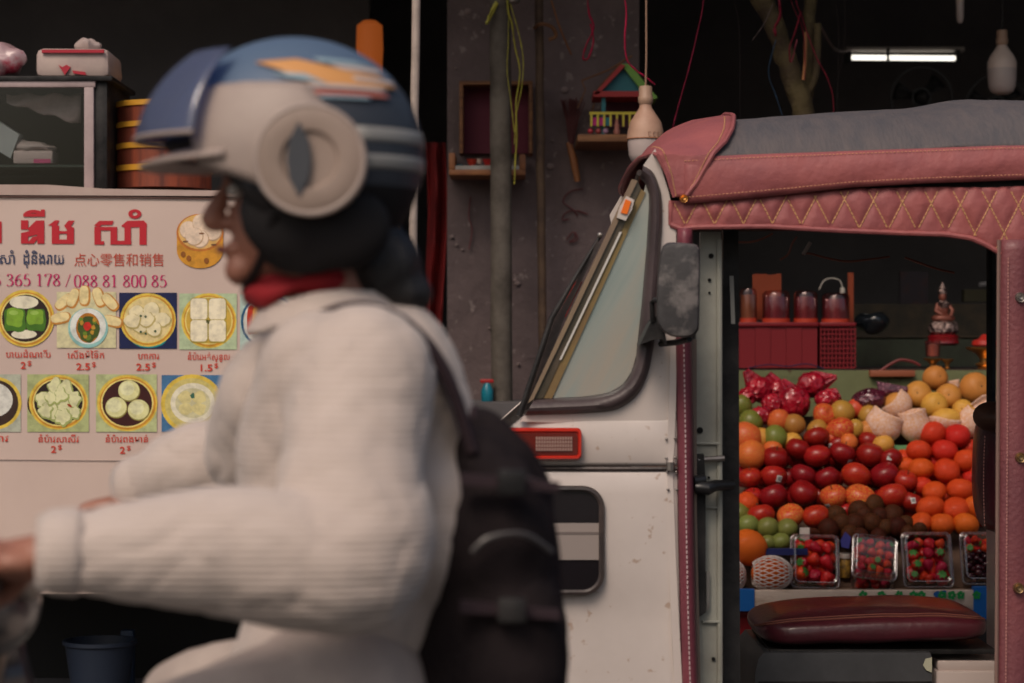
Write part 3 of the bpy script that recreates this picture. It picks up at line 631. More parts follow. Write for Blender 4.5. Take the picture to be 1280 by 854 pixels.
def p3(b, use):
    rect(b, 149, 366, 221, 436, use(C(14, 28, 78))); disc(b, 186, 424, 22, use(C(20, 150, 150)), .5); basket(b, use, 185, 400, 35, C(235, 214, 150), .96)
    for i, (x, y) in enumerate(((172, 392), (190, 388), (203, 400), (176, 408), (193, 412), (183, 400), (166, 402))):
        disc(b, x, y, 11, use(C(196, 178, 110)), .85, wob=.2, seed=i); disc(b, x-.6, y-1, 9.8, use(C(244, 232, 188)), .85, wob=.2, seed=i)
    for x, y in ((176, 395), (182, 396), (182, 417), (176, 415), (194, 414)): disc(b, x, y, 1.5, use(C(60, 90, 60)))
pic(p3, 'pale dumplings in a basket on a dark blue ground')
def p4(b, use):
    rect(b, 224, 367, 296, 437, use(C(185, 205, 165))); basket(b, use, 261, 401, 34.5, C(214, 176, 70), 1.0)
    for x, y in ((249, 387), (272, 387), (249, 414), (272, 414)):
        disc(b, x, y, 11.5, use(C(180, 160, 70)), 1.28, sq=7); disc(b, x-.4, y-.5, 10.6, use(C(250, 240, 208)), 1.26, sq=7)
    disc(b, 260, 402, 2.5, use(C(90, 90, 40)), wob=.6, seed=3)
pic(p4, 'four white square buns in a basket')
def p5(b, use):
    rect(b, 300, 368, 374, 438, use(C(185, 210, 200))); disc(b, 336, 402, 35, use(C(20, 90, 130))); disc(b, 336, 402, 32, use(C(225, 225, 215)))
    for i in range(7): disc(b, 314+i*7, 400, 5, use(C(190, 50, 20) if i % 2 == 0 else C(230, 160, 60)), 3.4, sq=4, wob=.2, seed=i)
pic(p5, 'plate of red and orange sausage sticks')
def p6(b, use):
    rect(b, 34, 468, 111, 540, use(C(178, 188, 130))); disc(b, 46, 505, 12, use(C(60, 30, 25)), 1.3); basket(b, use, 73, 503, 37, C(40, 22, 20), .93)
    for i, (x, y, r) in enumerate(((70, 484, 10), (82, 488, 11), (54, 500, 11), (66, 512, 13), (82, 508, 13), (93, 500, 9), (58, 515, 9), (94, 516, 8), (78, 522, 11), (66, 498, 9), (76, 496, 9))):
        disc(b, x, y, r, use(C(168, 180, 105)), wob=.5, seed=i); disc(b, x-.7, y-1.2, r*.84, use(C(232, 232, 180)), wob=.6, seed=i)
    disc(b, 87, 507, 3.5, use(C(170, 60, 20)), .4, rot=-.6)
pic(p6, 'crumpled white dumplings in a dark basket')
def p7(b, use):
    rect(b, 120, 468, 196, 540, use(C(190, 200, 145))); basket(b, use, 159, 504, 38, C(64, 14, 12), .93)
    for x, y in ((161, 488), (145, 509), (173, 512)):
        disc(b, x+.5, y+1, 13.8, use(C(150, 140, 70)), .96); disc(b, x, y, 13.2, use(C(232, 230, 165)), .95); disc(b, x-2, y-2, 9, use(C(240, 240, 190)), .95)
pic(p7, 'three round white buns in a dark red basket')
def p8(b, use):
    rect(b, 202, 469, 290, 540, use(C(70, 120, 165))); disc(b, 240, 505, 39, use(yel1), .95); disc(b, 240, 505, 34, use(C(215, 200, 120)), .95); disc(b, 241, 504, 28, use(whi), .9); disc(b, 241, 504, 22, use(C(214, 208, 165)), .85)
    for i, (x, y) in enumerate(((232, 497), (249, 497), (232, 511), (249, 511))): disc(b, x, y, 9, use(C(226, 214, 150)), .8, wob=.3, seed=i)
    disc(b, 241, 495, 3, use(C(60, 110, 90)), wob=.5)
pic(p8, 'yellow dumplings on a white plate in a basket')
def p9(b, use):
    rect(b, -44, 468, 26, 540, use(C(185, 190, 170))); disc(b, -6, 504, 33, use(yel1)); disc(b, -6, 504, 29, use(C(60, 40, 30))); disc(b, -8, 500, 24, use(C(225, 225, 215)), .9)
pic(p9, 'white bun in a basket cut by the photo edge')
def p10(b, use):
    # steamer of buns at the top right
    disc(b, 250, 313, 29, use(yel2), .78); rect(b, 221, 292, 279, 314, use(yel2)); disc(b, 250, 291, 29.5, use(C(200, 120, 45)), .8); disc(b, 250, 290, 27, use(C(238, 190, 110)), .8)
    for i, (x, y) in enumerate(((236, 288), (252, 279), (266, 290), (250, 299), (243, 296))):
        disc(b, x, y, 11.5, use(C(200, 165, 130))); disc(b, x-.5, y-.8, 10.6, use(C(240, 215, 190)))
    for x, y in ((252, 292), (232, 302), (267, 306)): disc(b, x, y, 3.5, use(C(130, 90, 60)), .35)
    for x, y in ((229, 318), (236, 323), (258, 326)): disc(b, x, y, 3, use(C(150, 90, 30)), 1.2)
pic(p10, 'round steamer holding four white buns')
# things below the cart
c = P(125, 895, YC+.18); c.z = .322
t = thing('blue_tub', c, 'dark blue plastic tub on the lower shelf of the food cart', 'tub')
b = MB(); b.lathe([(.075, 0), (.095, .14), (.102, .145), (.102, .155), (.094, .155), (.074, .01), (.001, .01)], c, 28); b.build('tub_body', mat('navy_plastic', (.008, .016, .035), .6), t)
b = MB(); bb = P(160, 787, YC+.32); b.box((bb.x-.018, YC+.30, .322), (bb.x+.018, YC+.336, bb.z), .004); simple('water_bottle', b, mat('blue_label', (.015, .035, .08), .6), 'slim blue bottle standing upright under the cart', 'bottle')

# ================================================================== THREE WHEELER
YT = 4.40; YM = 5.025; YF = 5.65
tk = thing('auto_rickshaw', (.8, YM, 0), 'cream white three wheeler with faded maroon and black canvas roof, cab door open', 'auto rickshaw')
PLAN = [(1.2, 4.40), (.33, 4.40), (.2, 4.40), (.1, 4.402), (.04, 4.412), (-.01, 4.44), (-.05, 4.50), (-.08, 4.60), (-.095, 4.75), (-.1, 5.025)]
def ring_at(x_in=0.0, xstart=.33):
    near = [(x, y) for x, y in PLAN if x <= xstart+1e-6]
    q = smoothpath([(x, y, 0) for x, y in near], 4)
    pts = [(p.x, p.y) for p in q]; pts = pts+[(x, 2*YM-y) for x, y in pts[::-1][1:]]
    out = []
    for x, y in pts:
        d = Vector((x-.25, y-YM)); L = d.length
        k = x_in if x < .30 else x_in*max(0, (.33-x)/.03)
        out.append((x-d.x/L*k, y-d.y/L*k))
    return out
zt = 1.052
def ringsheet(levels, xstart=.33):
    b = MB(); rows = []
    for z, ins in levels:
        rows.append([b.bm.verts.new((x, y, z if z < zt+.02 else max(zt+.012+(z-zt)*.12, z-max(0, .045-x)*.85))) for x, y in ring_at(ins, xstart)])
    for r0, r1 in zip(rows, rows[1:]):
        for k in range(len(r0)-1): b.face([r0[k], r0[k+1], r1[k+1], r1[k]])
    return b, rows
b, rows = ringsheet([(zt+.004, .004), (zt+.012, 0), (1.10, -.002), (1.14, .002), (1.158, .012), (1.166, .03), (1.168, .055)])
b.build('cowl_panel', M_BODY, tk, solid=.004)
b, rows = ringsheet([(.34, .05), (.38, .015), (.5, 0.0), (.62, -.004), (.74, .012), (.80, .004), (.9, -.004), (1.0, -.002), (zt-.012, 0), (zt-.004, .005)])
b.build('front_panel', M_BODY, tk, solid=.004)
q = ring_at(-.001); b = MB(); b.tube([(x, y, zt-.002*1) for x, y in q], .0045, 6); b.build('trim_strip', M_RUB, tk)
# inner dash so the hollow cowl does not gape
b = MB(); b.box((.05, 4.48, .9), (.24, 5.57, 1.15), .02); b.build('dashboard', M_BLK, tk)
# A pillar skin with gasket cut-out
Yp = 4.402
GO = [(804, 207), (816, 215), (823, 230), (827, 246), (828, 275), (825, 330), (821, 400), (814, 451), (806, 478), (794, 497), (771, 512), (740, 516), (700, 518), (656, 519)]
GI = [(800, 222), (807, 230), (811, 243), (811, 260), (808, 310), (802, 380), (795, 445), (789, 465), (779, 480), (763, 490), (745, 494), (726, 496), (700, 497), (668, 499)]
out = GO+[(650, 527), (700, 529), (780, 529), (846, 529), (846, 400), (845, 285), (836, 240), (819, 186)]
b = MB(); b.prism([P(x, y, Yp) for x, y in out], (0, .02, 0)); b.build('pillar_skin', M_BODY, tk)
b = MB()
go = smoothpath([P(x, y, Yp) for x, y in GO], 4); gi = smoothpath([P(x, y, Yp) for x, y in GI], 4)
prof = [(0, .0), (.08, -.010), (.25, -.018), (.45, -.020), (.65, -.017), (.82, -.010), (.93, -.002), (1, .012)]
rows = [[b.bm.verts.new(o.lerp(i, t)+Vector((0, d, 0))) for t, d in prof] for o, i in zip(go, gi)]
for r0, r1 in zip(rows, rows[1:]):
    for k in range(len(prof)-1): b.face([r0[k], r0[k+1], r1[k+1], r1[k]])
b.build('window_gasket', mat('mauve_black_rubber', (.070, .050, .052), .42, spec=.4, col2=(.045, .032, .034), scale=9, bump=.1), tk)
glass_pts = GI[1:-1]+[(691, 498), (760, 337), (804, 243)]
M_GLASS = bpy.data.materials.new('dusty_glass_painted_reflection'); M_GLASS.use_nodes = True  # dust film with the street reflection painted in as diagonal streaks
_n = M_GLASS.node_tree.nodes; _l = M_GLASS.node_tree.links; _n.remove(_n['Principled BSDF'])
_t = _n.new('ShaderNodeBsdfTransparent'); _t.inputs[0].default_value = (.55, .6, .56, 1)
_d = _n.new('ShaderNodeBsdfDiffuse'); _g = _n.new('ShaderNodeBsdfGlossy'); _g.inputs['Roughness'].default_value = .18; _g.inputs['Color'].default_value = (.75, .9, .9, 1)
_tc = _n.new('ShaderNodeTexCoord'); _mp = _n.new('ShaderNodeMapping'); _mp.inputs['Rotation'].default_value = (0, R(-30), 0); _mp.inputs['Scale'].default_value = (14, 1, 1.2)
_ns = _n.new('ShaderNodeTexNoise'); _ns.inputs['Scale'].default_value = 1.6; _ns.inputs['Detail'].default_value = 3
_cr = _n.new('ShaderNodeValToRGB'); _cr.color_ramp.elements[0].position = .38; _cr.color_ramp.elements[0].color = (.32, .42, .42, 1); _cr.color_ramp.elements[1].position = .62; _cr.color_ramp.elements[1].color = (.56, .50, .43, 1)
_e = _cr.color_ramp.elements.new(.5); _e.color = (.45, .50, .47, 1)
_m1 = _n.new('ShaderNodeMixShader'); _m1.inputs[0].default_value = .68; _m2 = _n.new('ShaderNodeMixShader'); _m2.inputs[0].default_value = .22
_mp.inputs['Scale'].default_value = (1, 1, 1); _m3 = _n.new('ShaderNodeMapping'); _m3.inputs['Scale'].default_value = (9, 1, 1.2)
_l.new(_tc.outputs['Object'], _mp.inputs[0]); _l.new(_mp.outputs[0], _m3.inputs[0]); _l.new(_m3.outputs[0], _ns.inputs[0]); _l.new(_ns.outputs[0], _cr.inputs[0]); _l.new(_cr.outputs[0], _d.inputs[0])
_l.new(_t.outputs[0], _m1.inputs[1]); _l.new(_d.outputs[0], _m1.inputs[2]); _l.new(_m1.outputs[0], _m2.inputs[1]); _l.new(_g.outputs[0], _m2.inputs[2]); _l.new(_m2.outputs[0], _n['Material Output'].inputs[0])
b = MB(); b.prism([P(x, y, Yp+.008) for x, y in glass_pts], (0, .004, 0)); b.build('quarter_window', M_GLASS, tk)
b = MB(); b.grid(lambda u, v: P(lerp(690, 800, u)+lerp(0, -10, v), lerp(490, 250, v), Yp+.05), 2, 2)
b.bm.free()
# yellow seal, painted highlight strip and front post of the quarter window
def edge(d0, d1, y, r=.0, Yo=0.0): return [P(656+d0, 519, y), P(794+d1, 219, y)]
def strip(name, a0, a1, c0, c1, Y, m, th=.012):
    b = MB(); b.prism([P(*a0, Y), P(*a1, Y), P(*c1, Y), P(*c0, Y)], (0, th, 0)); return b.build(name, m, tk)
strip('window_seal', (667, 499), (797, 226), (679, 498), (801, 236), Yp+.002, mat('dark_olive_seal', (.055, .048, .032), .3, col2=(.09, .07, .05), scale=9, coat=.4))
strip('window_seal', (679, 498), (801, 236), (690, 498), (807, 241), Yp+.004, mat('ochre_seal', (.22, .155, .055), .45, col2=(.17, .10, .05), scale=6))
strip('highlight_strip', (699, 450), (774.5, 290), (701.6, 450), (777.5, 290), Yp-.001, mat('painted_highlight', (.62, .60, .56), .3), .004)  # highlight along the glass edge, painted as a thin pale strip
strip('front_post', (660, 504), (790, 224), (667, 499), (797, 226), Yp-.004, mat('brown_metal_rim', (.20, .14, .10), .4, col2=(.27, .20, .12), scale=12, stretch=(1, 1, .2)), .03)
# windscreen, leaning back
wb, wt = P(654, 519, YT+.01), P(792, 216, YT+.01)
def ws(u, v, o=0.0):
    x = lerp(wb.x, wt.x, v)+.012+.040*u-o; return Vector((x, lerp(YT+.012, YF-.012, u), lerp(wb.z, wt.z, v)-.0*u))
b = MB(); b.grid(lambda u, v: ws(.03+.94*u, .02+.94*v), 20, 6); b.build('windscreen', clear_mat('clear_glass', (.85, .88, .86), .04, .1), tk, solid=.004)
b = MB(); b.loop([ws(0, 0), ws(.5, 0), ws(1, 0), ws(1, 1), ws(.5, 1), ws(0, 1)][::-1], .003, 6); b.bm.free()
b = MB(); b.tube([ws(u/12, 0) for u in range(13)]+[ws(1, v/6) for v in range(1, 7)]+[ws(1-u/12, 1) for u in range(1, 13)], .006, 8); b.build('windscreen_gasket', M_RUB, tk)
# far side pillar (mirrored skin) so the cab is whole
b = MB(); b.prism([Vector((p.x, 2*YM-p.y, p.z)) for p in [P(x, y, Yp) for x, y in [(796, 225), (812, 300), (800, 440), (780, 497), (760, 519), (846, 529), (845, 285), (819, 186)]]], (0, -.02, 0)); b.build('pillar_skin', M_BODY, tk)
# orange marker
b = MB(); b.prism([P(x, y, YT-.012) for x, y in ((783, 245), (793, 250), (790, 262), (782, 276), (771, 272), (775, 258))], (0, .02, 0)); mk = b.build('side_marker', mat('marker_white', (.55, .5, .46), .4), tk)
b = MB(); b.prism([P(x, y, YT-.016) for x, y in ((782, 249), (789, 252), (784, 268), (776, 266))], (0, .01, 0)); b.build('orange_lens', mat('orange_lens', (.85, .17, .01), .3), mk)
# wiper
wp = MB(); wp.tube([P(649, 520, 4.42), P(690, 397, 4.42), P(722, 342, 4.43), P(751, 294, 4.45)], [.006, .0055, .004, .0035], 8); wpo = wp.build('wiper_arm', M_BLK, tk)
b = MB(); b.prism([P(x, y, 4.44) for x, y in ((654, 513), (694, 398), (718, 356), (746, 300), (751, 305), (727, 352), (706, 396), (690, 440), (660, 512))], (0, .008, 0)); b.build('wiper_blade', M_RUB, wpo)
b = MB(); b.ell(P(750, 294, 4.44), .006, 8, 6); b.build('wiper_tip', M_STEEL, wpo)
# indicator lamp
Ly = YT-.004
def rrect(x0, y0, x1, y1, r, n=5):
    pts = []
    for cx, cy, a0 in ((x1-r, y0+r, -pi/2), (x1-r, y1-r, 0), (x0+r, y1-r, pi/2), (x0+r, y0+r, pi)):
        for k in range(n+1): a = a0+pi/2*k/n; pts.append((cx+cos(a)*r, cy+sin(a)*r))
    return pts
def sheetprism(mb, pts, Y, d):
    mb.prism([P(x, y, Y) for x, y in pts], (0, d, 0)); return mb
Mrl = mat('red_lamp_plastic', (.55, .03, .012), .25, coat=.5, col2=(.4, .015, .01), scale=30)
b = MB(); sheetprism(b, rrect(622, 535, 727, 575, 6), YT-.018, .03); lp = b.build('indicator_lamp', Mrl, tk)
b = MB(); sheetprism(b, rrect(626, 542, 722, 569, 4), YT-.021, .006); b.build('lamp_window', mat('lamp_dark', (.13, .015, .010), .2, coat=.8), lp)
b = MB()
for i in range(14):
    for j in range(4):
        x = 671+i*3.3; y = 548+j*4.6; c = P(x, y, YT-.0235); b.box(c+Vector((-.0021, -.001, -.003)), c+Vector((.0021, .002, .003)))
b.build('lens_facets', mat('clear_facets', (.34, .20, .17), .2, coat=.8), lp, kind='stuff')
b = MB(); b.loop([P(x, y, YT-.020) for x, y in rrect(624, 538, 725, 572, 5)], .0035, 6); b.build('lamp_rim', mat('lamp_rim_red', (.55, .025, .012), .25, coat=.5), lp)
# dark headlamp recess with a pale reflection painted as a bar
hl = MB(); sheetprism(hl, rrect(600, 611, 752, 741, 24, 8), YT-.010, .03); hl = hl.build('headlamp_cover', mat('smoked_plastic', (.012, .010, .012), .12, coat=.6), tk)
b = MB(); b.loop([P(x, y, YT-.013) for x, y in rrect(600, 611, 752, 741, 24, 8)], .006, 7); b.build('cover_rim', M_RUB, hl)
b = MB(); sheetprism(b, [(600, 654), (751, 654), (751, 700), (600, 700)], YT-.0125, .004); b.build('painted_reflection', mat('grey_bar', (.30, .255, .235), .35, coat=.3), hl)
b = MB(); sheetprism(b, [(600, 665), (751, 665), (751, 668), (600, 668)], YT-.0135, .003); b.build('bar_line', mat('grey_bar_dark', (.16, .13, .12), .5), hl)

# door edge, piping and jamb
b = MB(); b.prism([P(x, y, YT-.006) for x, y in ((838, 420), (846, 420), (845, 500), (843, 560), (841, 578), (834, 578), (836, 500))], (0, .02, 0)); b.build('door_edge', M_BODY, tk)
b = MB(); b.prism([P(x, y, YT-.006) for x, y in ((834, 588), (841, 588), (845, 700), (853, 860), (861, 1000), (850, 1000), (843, 860), (836, 700))], (0, .02, 0)); b.build('door_edge', M_BODY, tk)
b = MB(); b.tube([P(838, 578, YT-.012), P(838, 588, YT-.012)], .008, 8); b.build('hinge', M_STEEL, tk)
for (x, y) in ((844, 548), (844, 572), (845, 590), (846, 612), (833, 549), (833, 573), (834, 590), (835, 612)):
    b = MB(); b.ell(P(x, y, YT-.009), (.003, .003, .003), 8, 6); b.build('screw', M_STEEL, tk)
def pipx(y): return interp([(285, 847), (424, 845), (540, 847), (650, 848), (750, 850), (854, 853), (1000, 860)], y)
b = MB(); b.grid(lambda u, v: P(pipx(lerp(285, 1000, v))+lerp(0, 19, u), lerp(285, 1000, v), YT-.004-.016*sin(pi*min(1, max(0, u)))+.02*(u > .99)), 8, 50); b.build('door_curtain', M_VINYL_D, tk, solid=.003)
b = MB()
for k in range(90):
    y = 430+k*6.3
    if y > 990: break
    b.box(P(pipx(y)+9, y, YT-.0235), P(pipx(y)+10.3, y+3.6, YT-.019))
b.build('stitching', mat('white_thread', (.55, .42, .42), .8), tk, kind='stuff')
b = MB(); b.prism([P(x, y, YT+.03) for x, y in ((864, 424), (871, 424), (871, 640), (879, 1000), (872, 1000), (866, 700))], (0, .02, 0)); b.build('rubber_edge', mat('brown_edge', (.16, .12, .10), .7), tk)
jp = MB(); jp.prism([P(x, y, YT+.07) for x, y in ((876, 290), (901, 290), (902, 500), (904, 1000), (868, 1000), (868, 560), (866, 480), (872, 400))], (0, .03, 0)); jp = jp.build('door_jamb', M_GREY, tk)
b = MB(); b.tube([P(899, 300, YT+.068), P(900, 1000, YT+.068)], .006, 8); b.build('jamb_rib', M_GREY, jp)
for (x, y, r) in ((889, 320, 3.2), (887, 350, 2.2), (875, 538, 4), (892, 824, 2.4), (886, 597, 1.6), (887, 366, 1.5)):
    b = MB(); b.lathe([(.001, 0), (r/F*4.46, 0), (r/F*4.46, .004)], P(x, y, YT+.066), 12, axis='Y'); b.build('screw_hole', mat('hole_black', (.004, .004, .004), .9), jp)
for (x0_, y0_, x1_, y1_) in ((869, 553, 902, 556), (884, 634, 897, 636), (878, 776, 900, 779)):
    b = MB(); slab(b, x0_, y0_, x1_, y1_, YT+.062, YT+.07, .001); b.build('jamb_fold', M_GREY, jp)
b = MB(); b.prism([P(x, y, YT+.058) for x, y in ((883, 715), (887, 715), (887, 760), (883, 764))], (0, .01, 0)); b.build('latch_plate', M_STEEL, jp)
# black lock and handle
hb = MB(); hb.prism([P(x, y, YT+.045) for x, y in ((866, 568), (880, 568), (882, 600), (882, 766), (870, 774), (867, 700))], (0, .03, 0)); hb = hb.build('lock_case', M_BLK, tk)
b = MB(); b.tube([P(872, 575, YT+.05), P(905, 573, YT+.06)], .006, 8); b.build('lock_bar', M_STEEL, hb)
b = MB(); b.tube([P(870, 610, YT+.02), P(884, 611, YT+.015), P(893, 607, YT+.03), P(915, 606, YT+.06)], [.012, .014, .012, .010], 10); b.tube([P(866, 602, YT+.02), P(880, 600, YT+.03)], .012, 10); b.build('door_handle', mat('handle_black', (.012, .012, .013), .3), hb, kind='stuff')
b = MB(); b.prism([P(x, y, YT+.16) for x, y in ((904, 284), (923, 284), (924, 560), (926, 1000), (906, 1000), (903, 560))], (0, .03, 0)); b.build('black_post', M_BLK, tk)
b = MB(); b.prism([P(x, y, YT+.12) for x, y in ((912, 345), (917, 345), (919, 405), (914, 405))], (0, .004, 0)); b.build('belt_slot', mat('slot_grey', (.2, .2, .19), .5), tk)
# mirror
mr = MB(); pts = [(829, 307), (838, 303), (866, 305), (873, 309), (875, 320), (874, 400), (872, 414), (864, 421), (848, 422), (836, 419), (826, 411), (821, 396), (822, 350), (825, 320)]
mcx, mcy = 848, 362; mrows = []
for sc_, yy in ((.80, 4.212), (.93, 4.214), (.985, 4.22), (1.0, 4.228), (1.0, 4.25), (.96, 4.262), (.85, 4.268)):
    mrows.append([mr.bm.verts.new(P(mcx+(x-mcx)*sc_, mcy+(y-mcy)*(1-(1-sc_)*.6), yy)) for x, y in [(p_.x, p_.y) for p_ in smoothpath([(x, y, 0) for x, y in pts+[pts[0]]], 4)[:-1]]])
for r0, r1 in zip(mrows, mrows[1:]):
    for k in range(len(r0)): mr.face([r0[k], r0[(k+1) % len(r0)], r1[(k+1) % len(r0)], r1[k]])
mr.face(mrows[0]); mr.face(mrows[-1])
mr = mr.build('wing_mirror', mat('scuffed_black', (.040, .038, .040), .55, col2=(.16, .145, .14), scale=14, thr=(.48, .62), bump=.2, bscale=40), tk)
b = MB(); b.prism([P(x, y, 4.27) for x, y in ((800, 431), (812, 405), (818, 396), (828, 397), (834, 431), (828, 424), (815, 425))], (0, .12, 0)); b.build('mirror_mount', M_BLK, mr)
b = MB(); b.tube([P(816, 402, 4.27), P(815, 378, 4.26), P(818, 375, 4.25), P(823, 376, 4.24)], .005, 8); b.build('mirror_bracket', M_BLK, mr)
b = MB(); c = P(848, 430, 4.27); b.tube([P(862, 424, 4.24), P(846, 428, 4.28), P(826, 430, 4.36)], .006, 8); b.build('mirror_arm', M_BLK, mr)

# roof
PROF = [(0, 1.578), (.0, 1.60), (.0, 1.63), (.002, 1.657), (.03, 1.682), (.075, 1.714), (.13, 1.737), (.21, 1.753), (.33, 1.768), (.48, 1.783), (.625, 1.792)]
PROF = PROF+[(1.25-y, z) for y, z in PROF[::-1][1:]]
def roofp(x, t, off=0.0):
    i = t*(len(PROF)-1); k = min(int(i), len(PROF)-2); f = i-k
    y = lerp(PROF[k][0], PROF[k+1][0], f); z = lerp(PROF[k][1], PROF[k+1][1], f)
    ff = interp([(.27, .12), (.30, .45), (.335, .68), (.39, .85), (.5, .95), (.65, .975), (.85, 1.0), (1.0, 1.14), (1.15, 1.08), (1.9, 1.05)], x)
    up = max(0, z-1.657); z = z-up+up*ff
    tip = interp([(.33, 0), (.45, .006), (.9585, .024), (1.9, .03)], x)      # the band climbs towards the rear
    z += tip
    c = Vector((x, YM, 1.3)); p = Vector((x, YT-.006+y, z)); n = (p-c).normalized()
    return p+n*off
T66 = 3/(len(PROF)-1)
def sag(x, t): return .006*noise.noise(Vector((x*4, t*6, 2)))+.004*noise.noise(Vector((x*11, t*14, 5)))
b = MB(); b.grid(lambda u, v: roofp(lerp(.335, 1.9, u), lerp(T66, 1-T66, v))+Vector((0, 0, sag(lerp(.335, 1.9, u), v))), 90, 40); b.build('roof_canvas', M_ROOF, tk, solid=.003)
b = MB(); b.grid(lambda u, v: Vector((lerp(.34, 1.9, u), YT+.012, lerp(1.56, 1.64, v))), 4, 2); b.build('side_lining', M_BLK, tk)
b = MB(); b.grid(lambda u, v: Vector((lerp(.30, 1.9, u), lerp(YT+.03, YF-.03, v), 1.60+.05*sin(pi*v))), 6, 6); b.build('roof_lining', M_BLK, tk)
# maroon band, both sides
def band(sgn, v):
    pass
def bandpt(u, v, off=.004, far=False):
    x = lerp(.337, 1.9, u); top = roofp(x, T66); bot = roofp(x, 0)
    zb = interp([(.337, 1.569), (.50, 1.584), (.664, 1.602), (.81, 1.61), (1.0, 1.617), (1.9, 1.62)], x)
    z = lerp(zb, top.z+.002, v); y = YT-.010-off-.008*sin(pi*v)-.004*noise.noise(Vector((x*7, v*2, 1)))+.004*v
    if far: y = 2*YM-y
    return Vector((x, y, z))
b = MB(); b.grid(lambda u, v: bandpt(u, v), 90, 8); b.build('maroon_band', M_VINYL, tk, solid=.004)
b = MB(); b.grid(lambda u, v: bandpt(u, v, far=True), 40, 6); b.build('maroon_band', M_VINYL, tk, solid=.004)
b = MB()
for vv in (.93, .14):
    n = 210
    for k in range(n):
        u = k/n; p, q = bandpt(u, vv, .009), bandpt(u+.0028, vv, .009); b.tube([p, q], .0008, 4)
b.build('stitching', mat('salmon_thread', (.62, .30, .17), .8), tk, kind='stuff')
# front corner cap
def capx(t):
    tt = min(t, 1-t)*(len(PROF)-1)
    xl = interp([(-.7, .330), (0, .318), (1.5, .306), (3, .285), (4, .278), (5, .27), (7, .262), (10, .26)], tt)
    xr = interp([(-.7, .336), (0, .341), (1.5, .368), (3, .395), (4, .420), (5, .438), (7, .455), (10, .47)], tt)
    return xl, xr
def cappt(u, v, off=.012):
    t = v; xl, xr = capx(t); x = lerp(xl, xr, u); p = roofp(x, t, off)
    p.z += .004*noise.noise(Vector((x*18, t*9, 7))); p.y += (.006*noise.noise(Vector((x*16, t*11, 3))) if .1 < t < .9 else 0)
    return p
b = MB(); b.grid(lambda u, v: cappt(u, v), 14, 60); cp = b.build('corner_cap', M_VINYL, tk, solid=.005)
b = MB(); b.tube([cappt(1, v/60, .016) for v in range(61)], .0045, 6); b.build('cap_piping', M_VINYL, cp)
b = MB(); b.tube([cappt(0, v/60, .013) for v in range(61)], .0045, 6); b.build('cap_piping', M_VINYL, cp)
b = MB()
for uu in (.12, .9):
    for k in range(70):
        v = k/200; b.tube([cappt(uu, v, .0165), cappt(uu, v+.003, .0165)], .001, 4)
b.build('stitching', M_STITCH, cp, kind='stuff')
for x, y, nm in ((854, 249, 'rivet'),):
    b = MB(); b.lathe([(.001, -.026), (.003, -.027), (.0035, -.022), (.0075, -.024), (.0085, -.018), (.0085, -.01)], P(x, y, YT), 16, axis='Y'); b.build('rivet', M_GOLD, cp)
# quilted valance
def valb(x): return interp([(.31, 1.530), (.335, 1.520), (.36, 1.5245), (.50, 1.526), (.64, 1.518), (.75, 1.5135), (.85, 1.5105), (.90, 1.503), (.93, 1.490), (.97, 1.466), (1.0, 1.466), (1.05, 1.49), (1.15, 1.51), (1.9, 1.51)], x)
def valt(x): return interp([(.31, 1.576), (.337, 1.577), (.5, 1.586), (.60, 1.594), (.664, 1.599), (.81, 1.603), (.94, 1.602), (1.0, 1.605), (1.9, 1.61)], x)
SP = .0568
def qz(x, z): return (z-interp([(.31, 1.528), (.5, 1.532), (.75, 1.519), (.9, 1.512), (1.9, 1.512)], x))*.52
def quilt(x, z):
    a = (x+qz(x, z))/SP; c = (x-qz(x, z))/SP
    da = abs(a-round(a)); dc = abs(c-round(c)); return min(da, dc)*2
def valpt(u, v, off=0.0, far=False):
    x = lerp(.312, 1.9, u); zb, zt_ = valb(x), valt(x); z = lerp(zt_, zb, v)
    puff = .007*min(1, quilt(x, z)*1.8)**.6 if off == 0 else .003
    y = YT+.003-.004*sin(pi*v)-puff-off-.003*noise.noise(Vector((x*8, v*2, 9)))
    if u < .02: y += .006*(1-u/.02)
    if far: y = 2*YM-y
    return Vector((x, y, z))
b = MB(); b.grid(lambda u, v: valpt(u, v), 420, 14); vo = b.build('quilted_valance', M_VINYL, tk, solid=.004)
b = MB(); b.grid(lambda u, v: Vector((lerp(.31, 1.9, u), YF-.03, lerp(1.585, 1.67, v))), 4, 2); b.build('side_lining', M_BLK, tk)
b = MB(); b.tube([valpt(u/140, 1, .004) for u in range(141)], .0055, 8); b.build('valance_piping', M_VINYL, vo)
b = MB(); b.tube([valpt(0, v/8, .003) for v in range(9)], .005, 8); b.build('valance_piping', M_VINYL, vo)
b = MB()
for sg in (1, -1):
    for k in range(3, 35):
        pts = []
        for j in range(22):
            z = 1.46+j*.008; x = k*SP-sg*qz(k*SP, z)
            if .318 < x < 1.9 and valb(x)+.006 < z < valt(x)-.001: pts.append(valpt((x-.312)/1.588, (valt(x)-z)/(valt(x)-valb(x)), .0015))
        if len(pts) > 1:
            for p, q in zip(pts, pts[1:]):
                b.tube([p, p.lerp(q, .8)], .0013, 4)
b.build('quilt_stitching', M_STITCH, vo, kind='stuff')
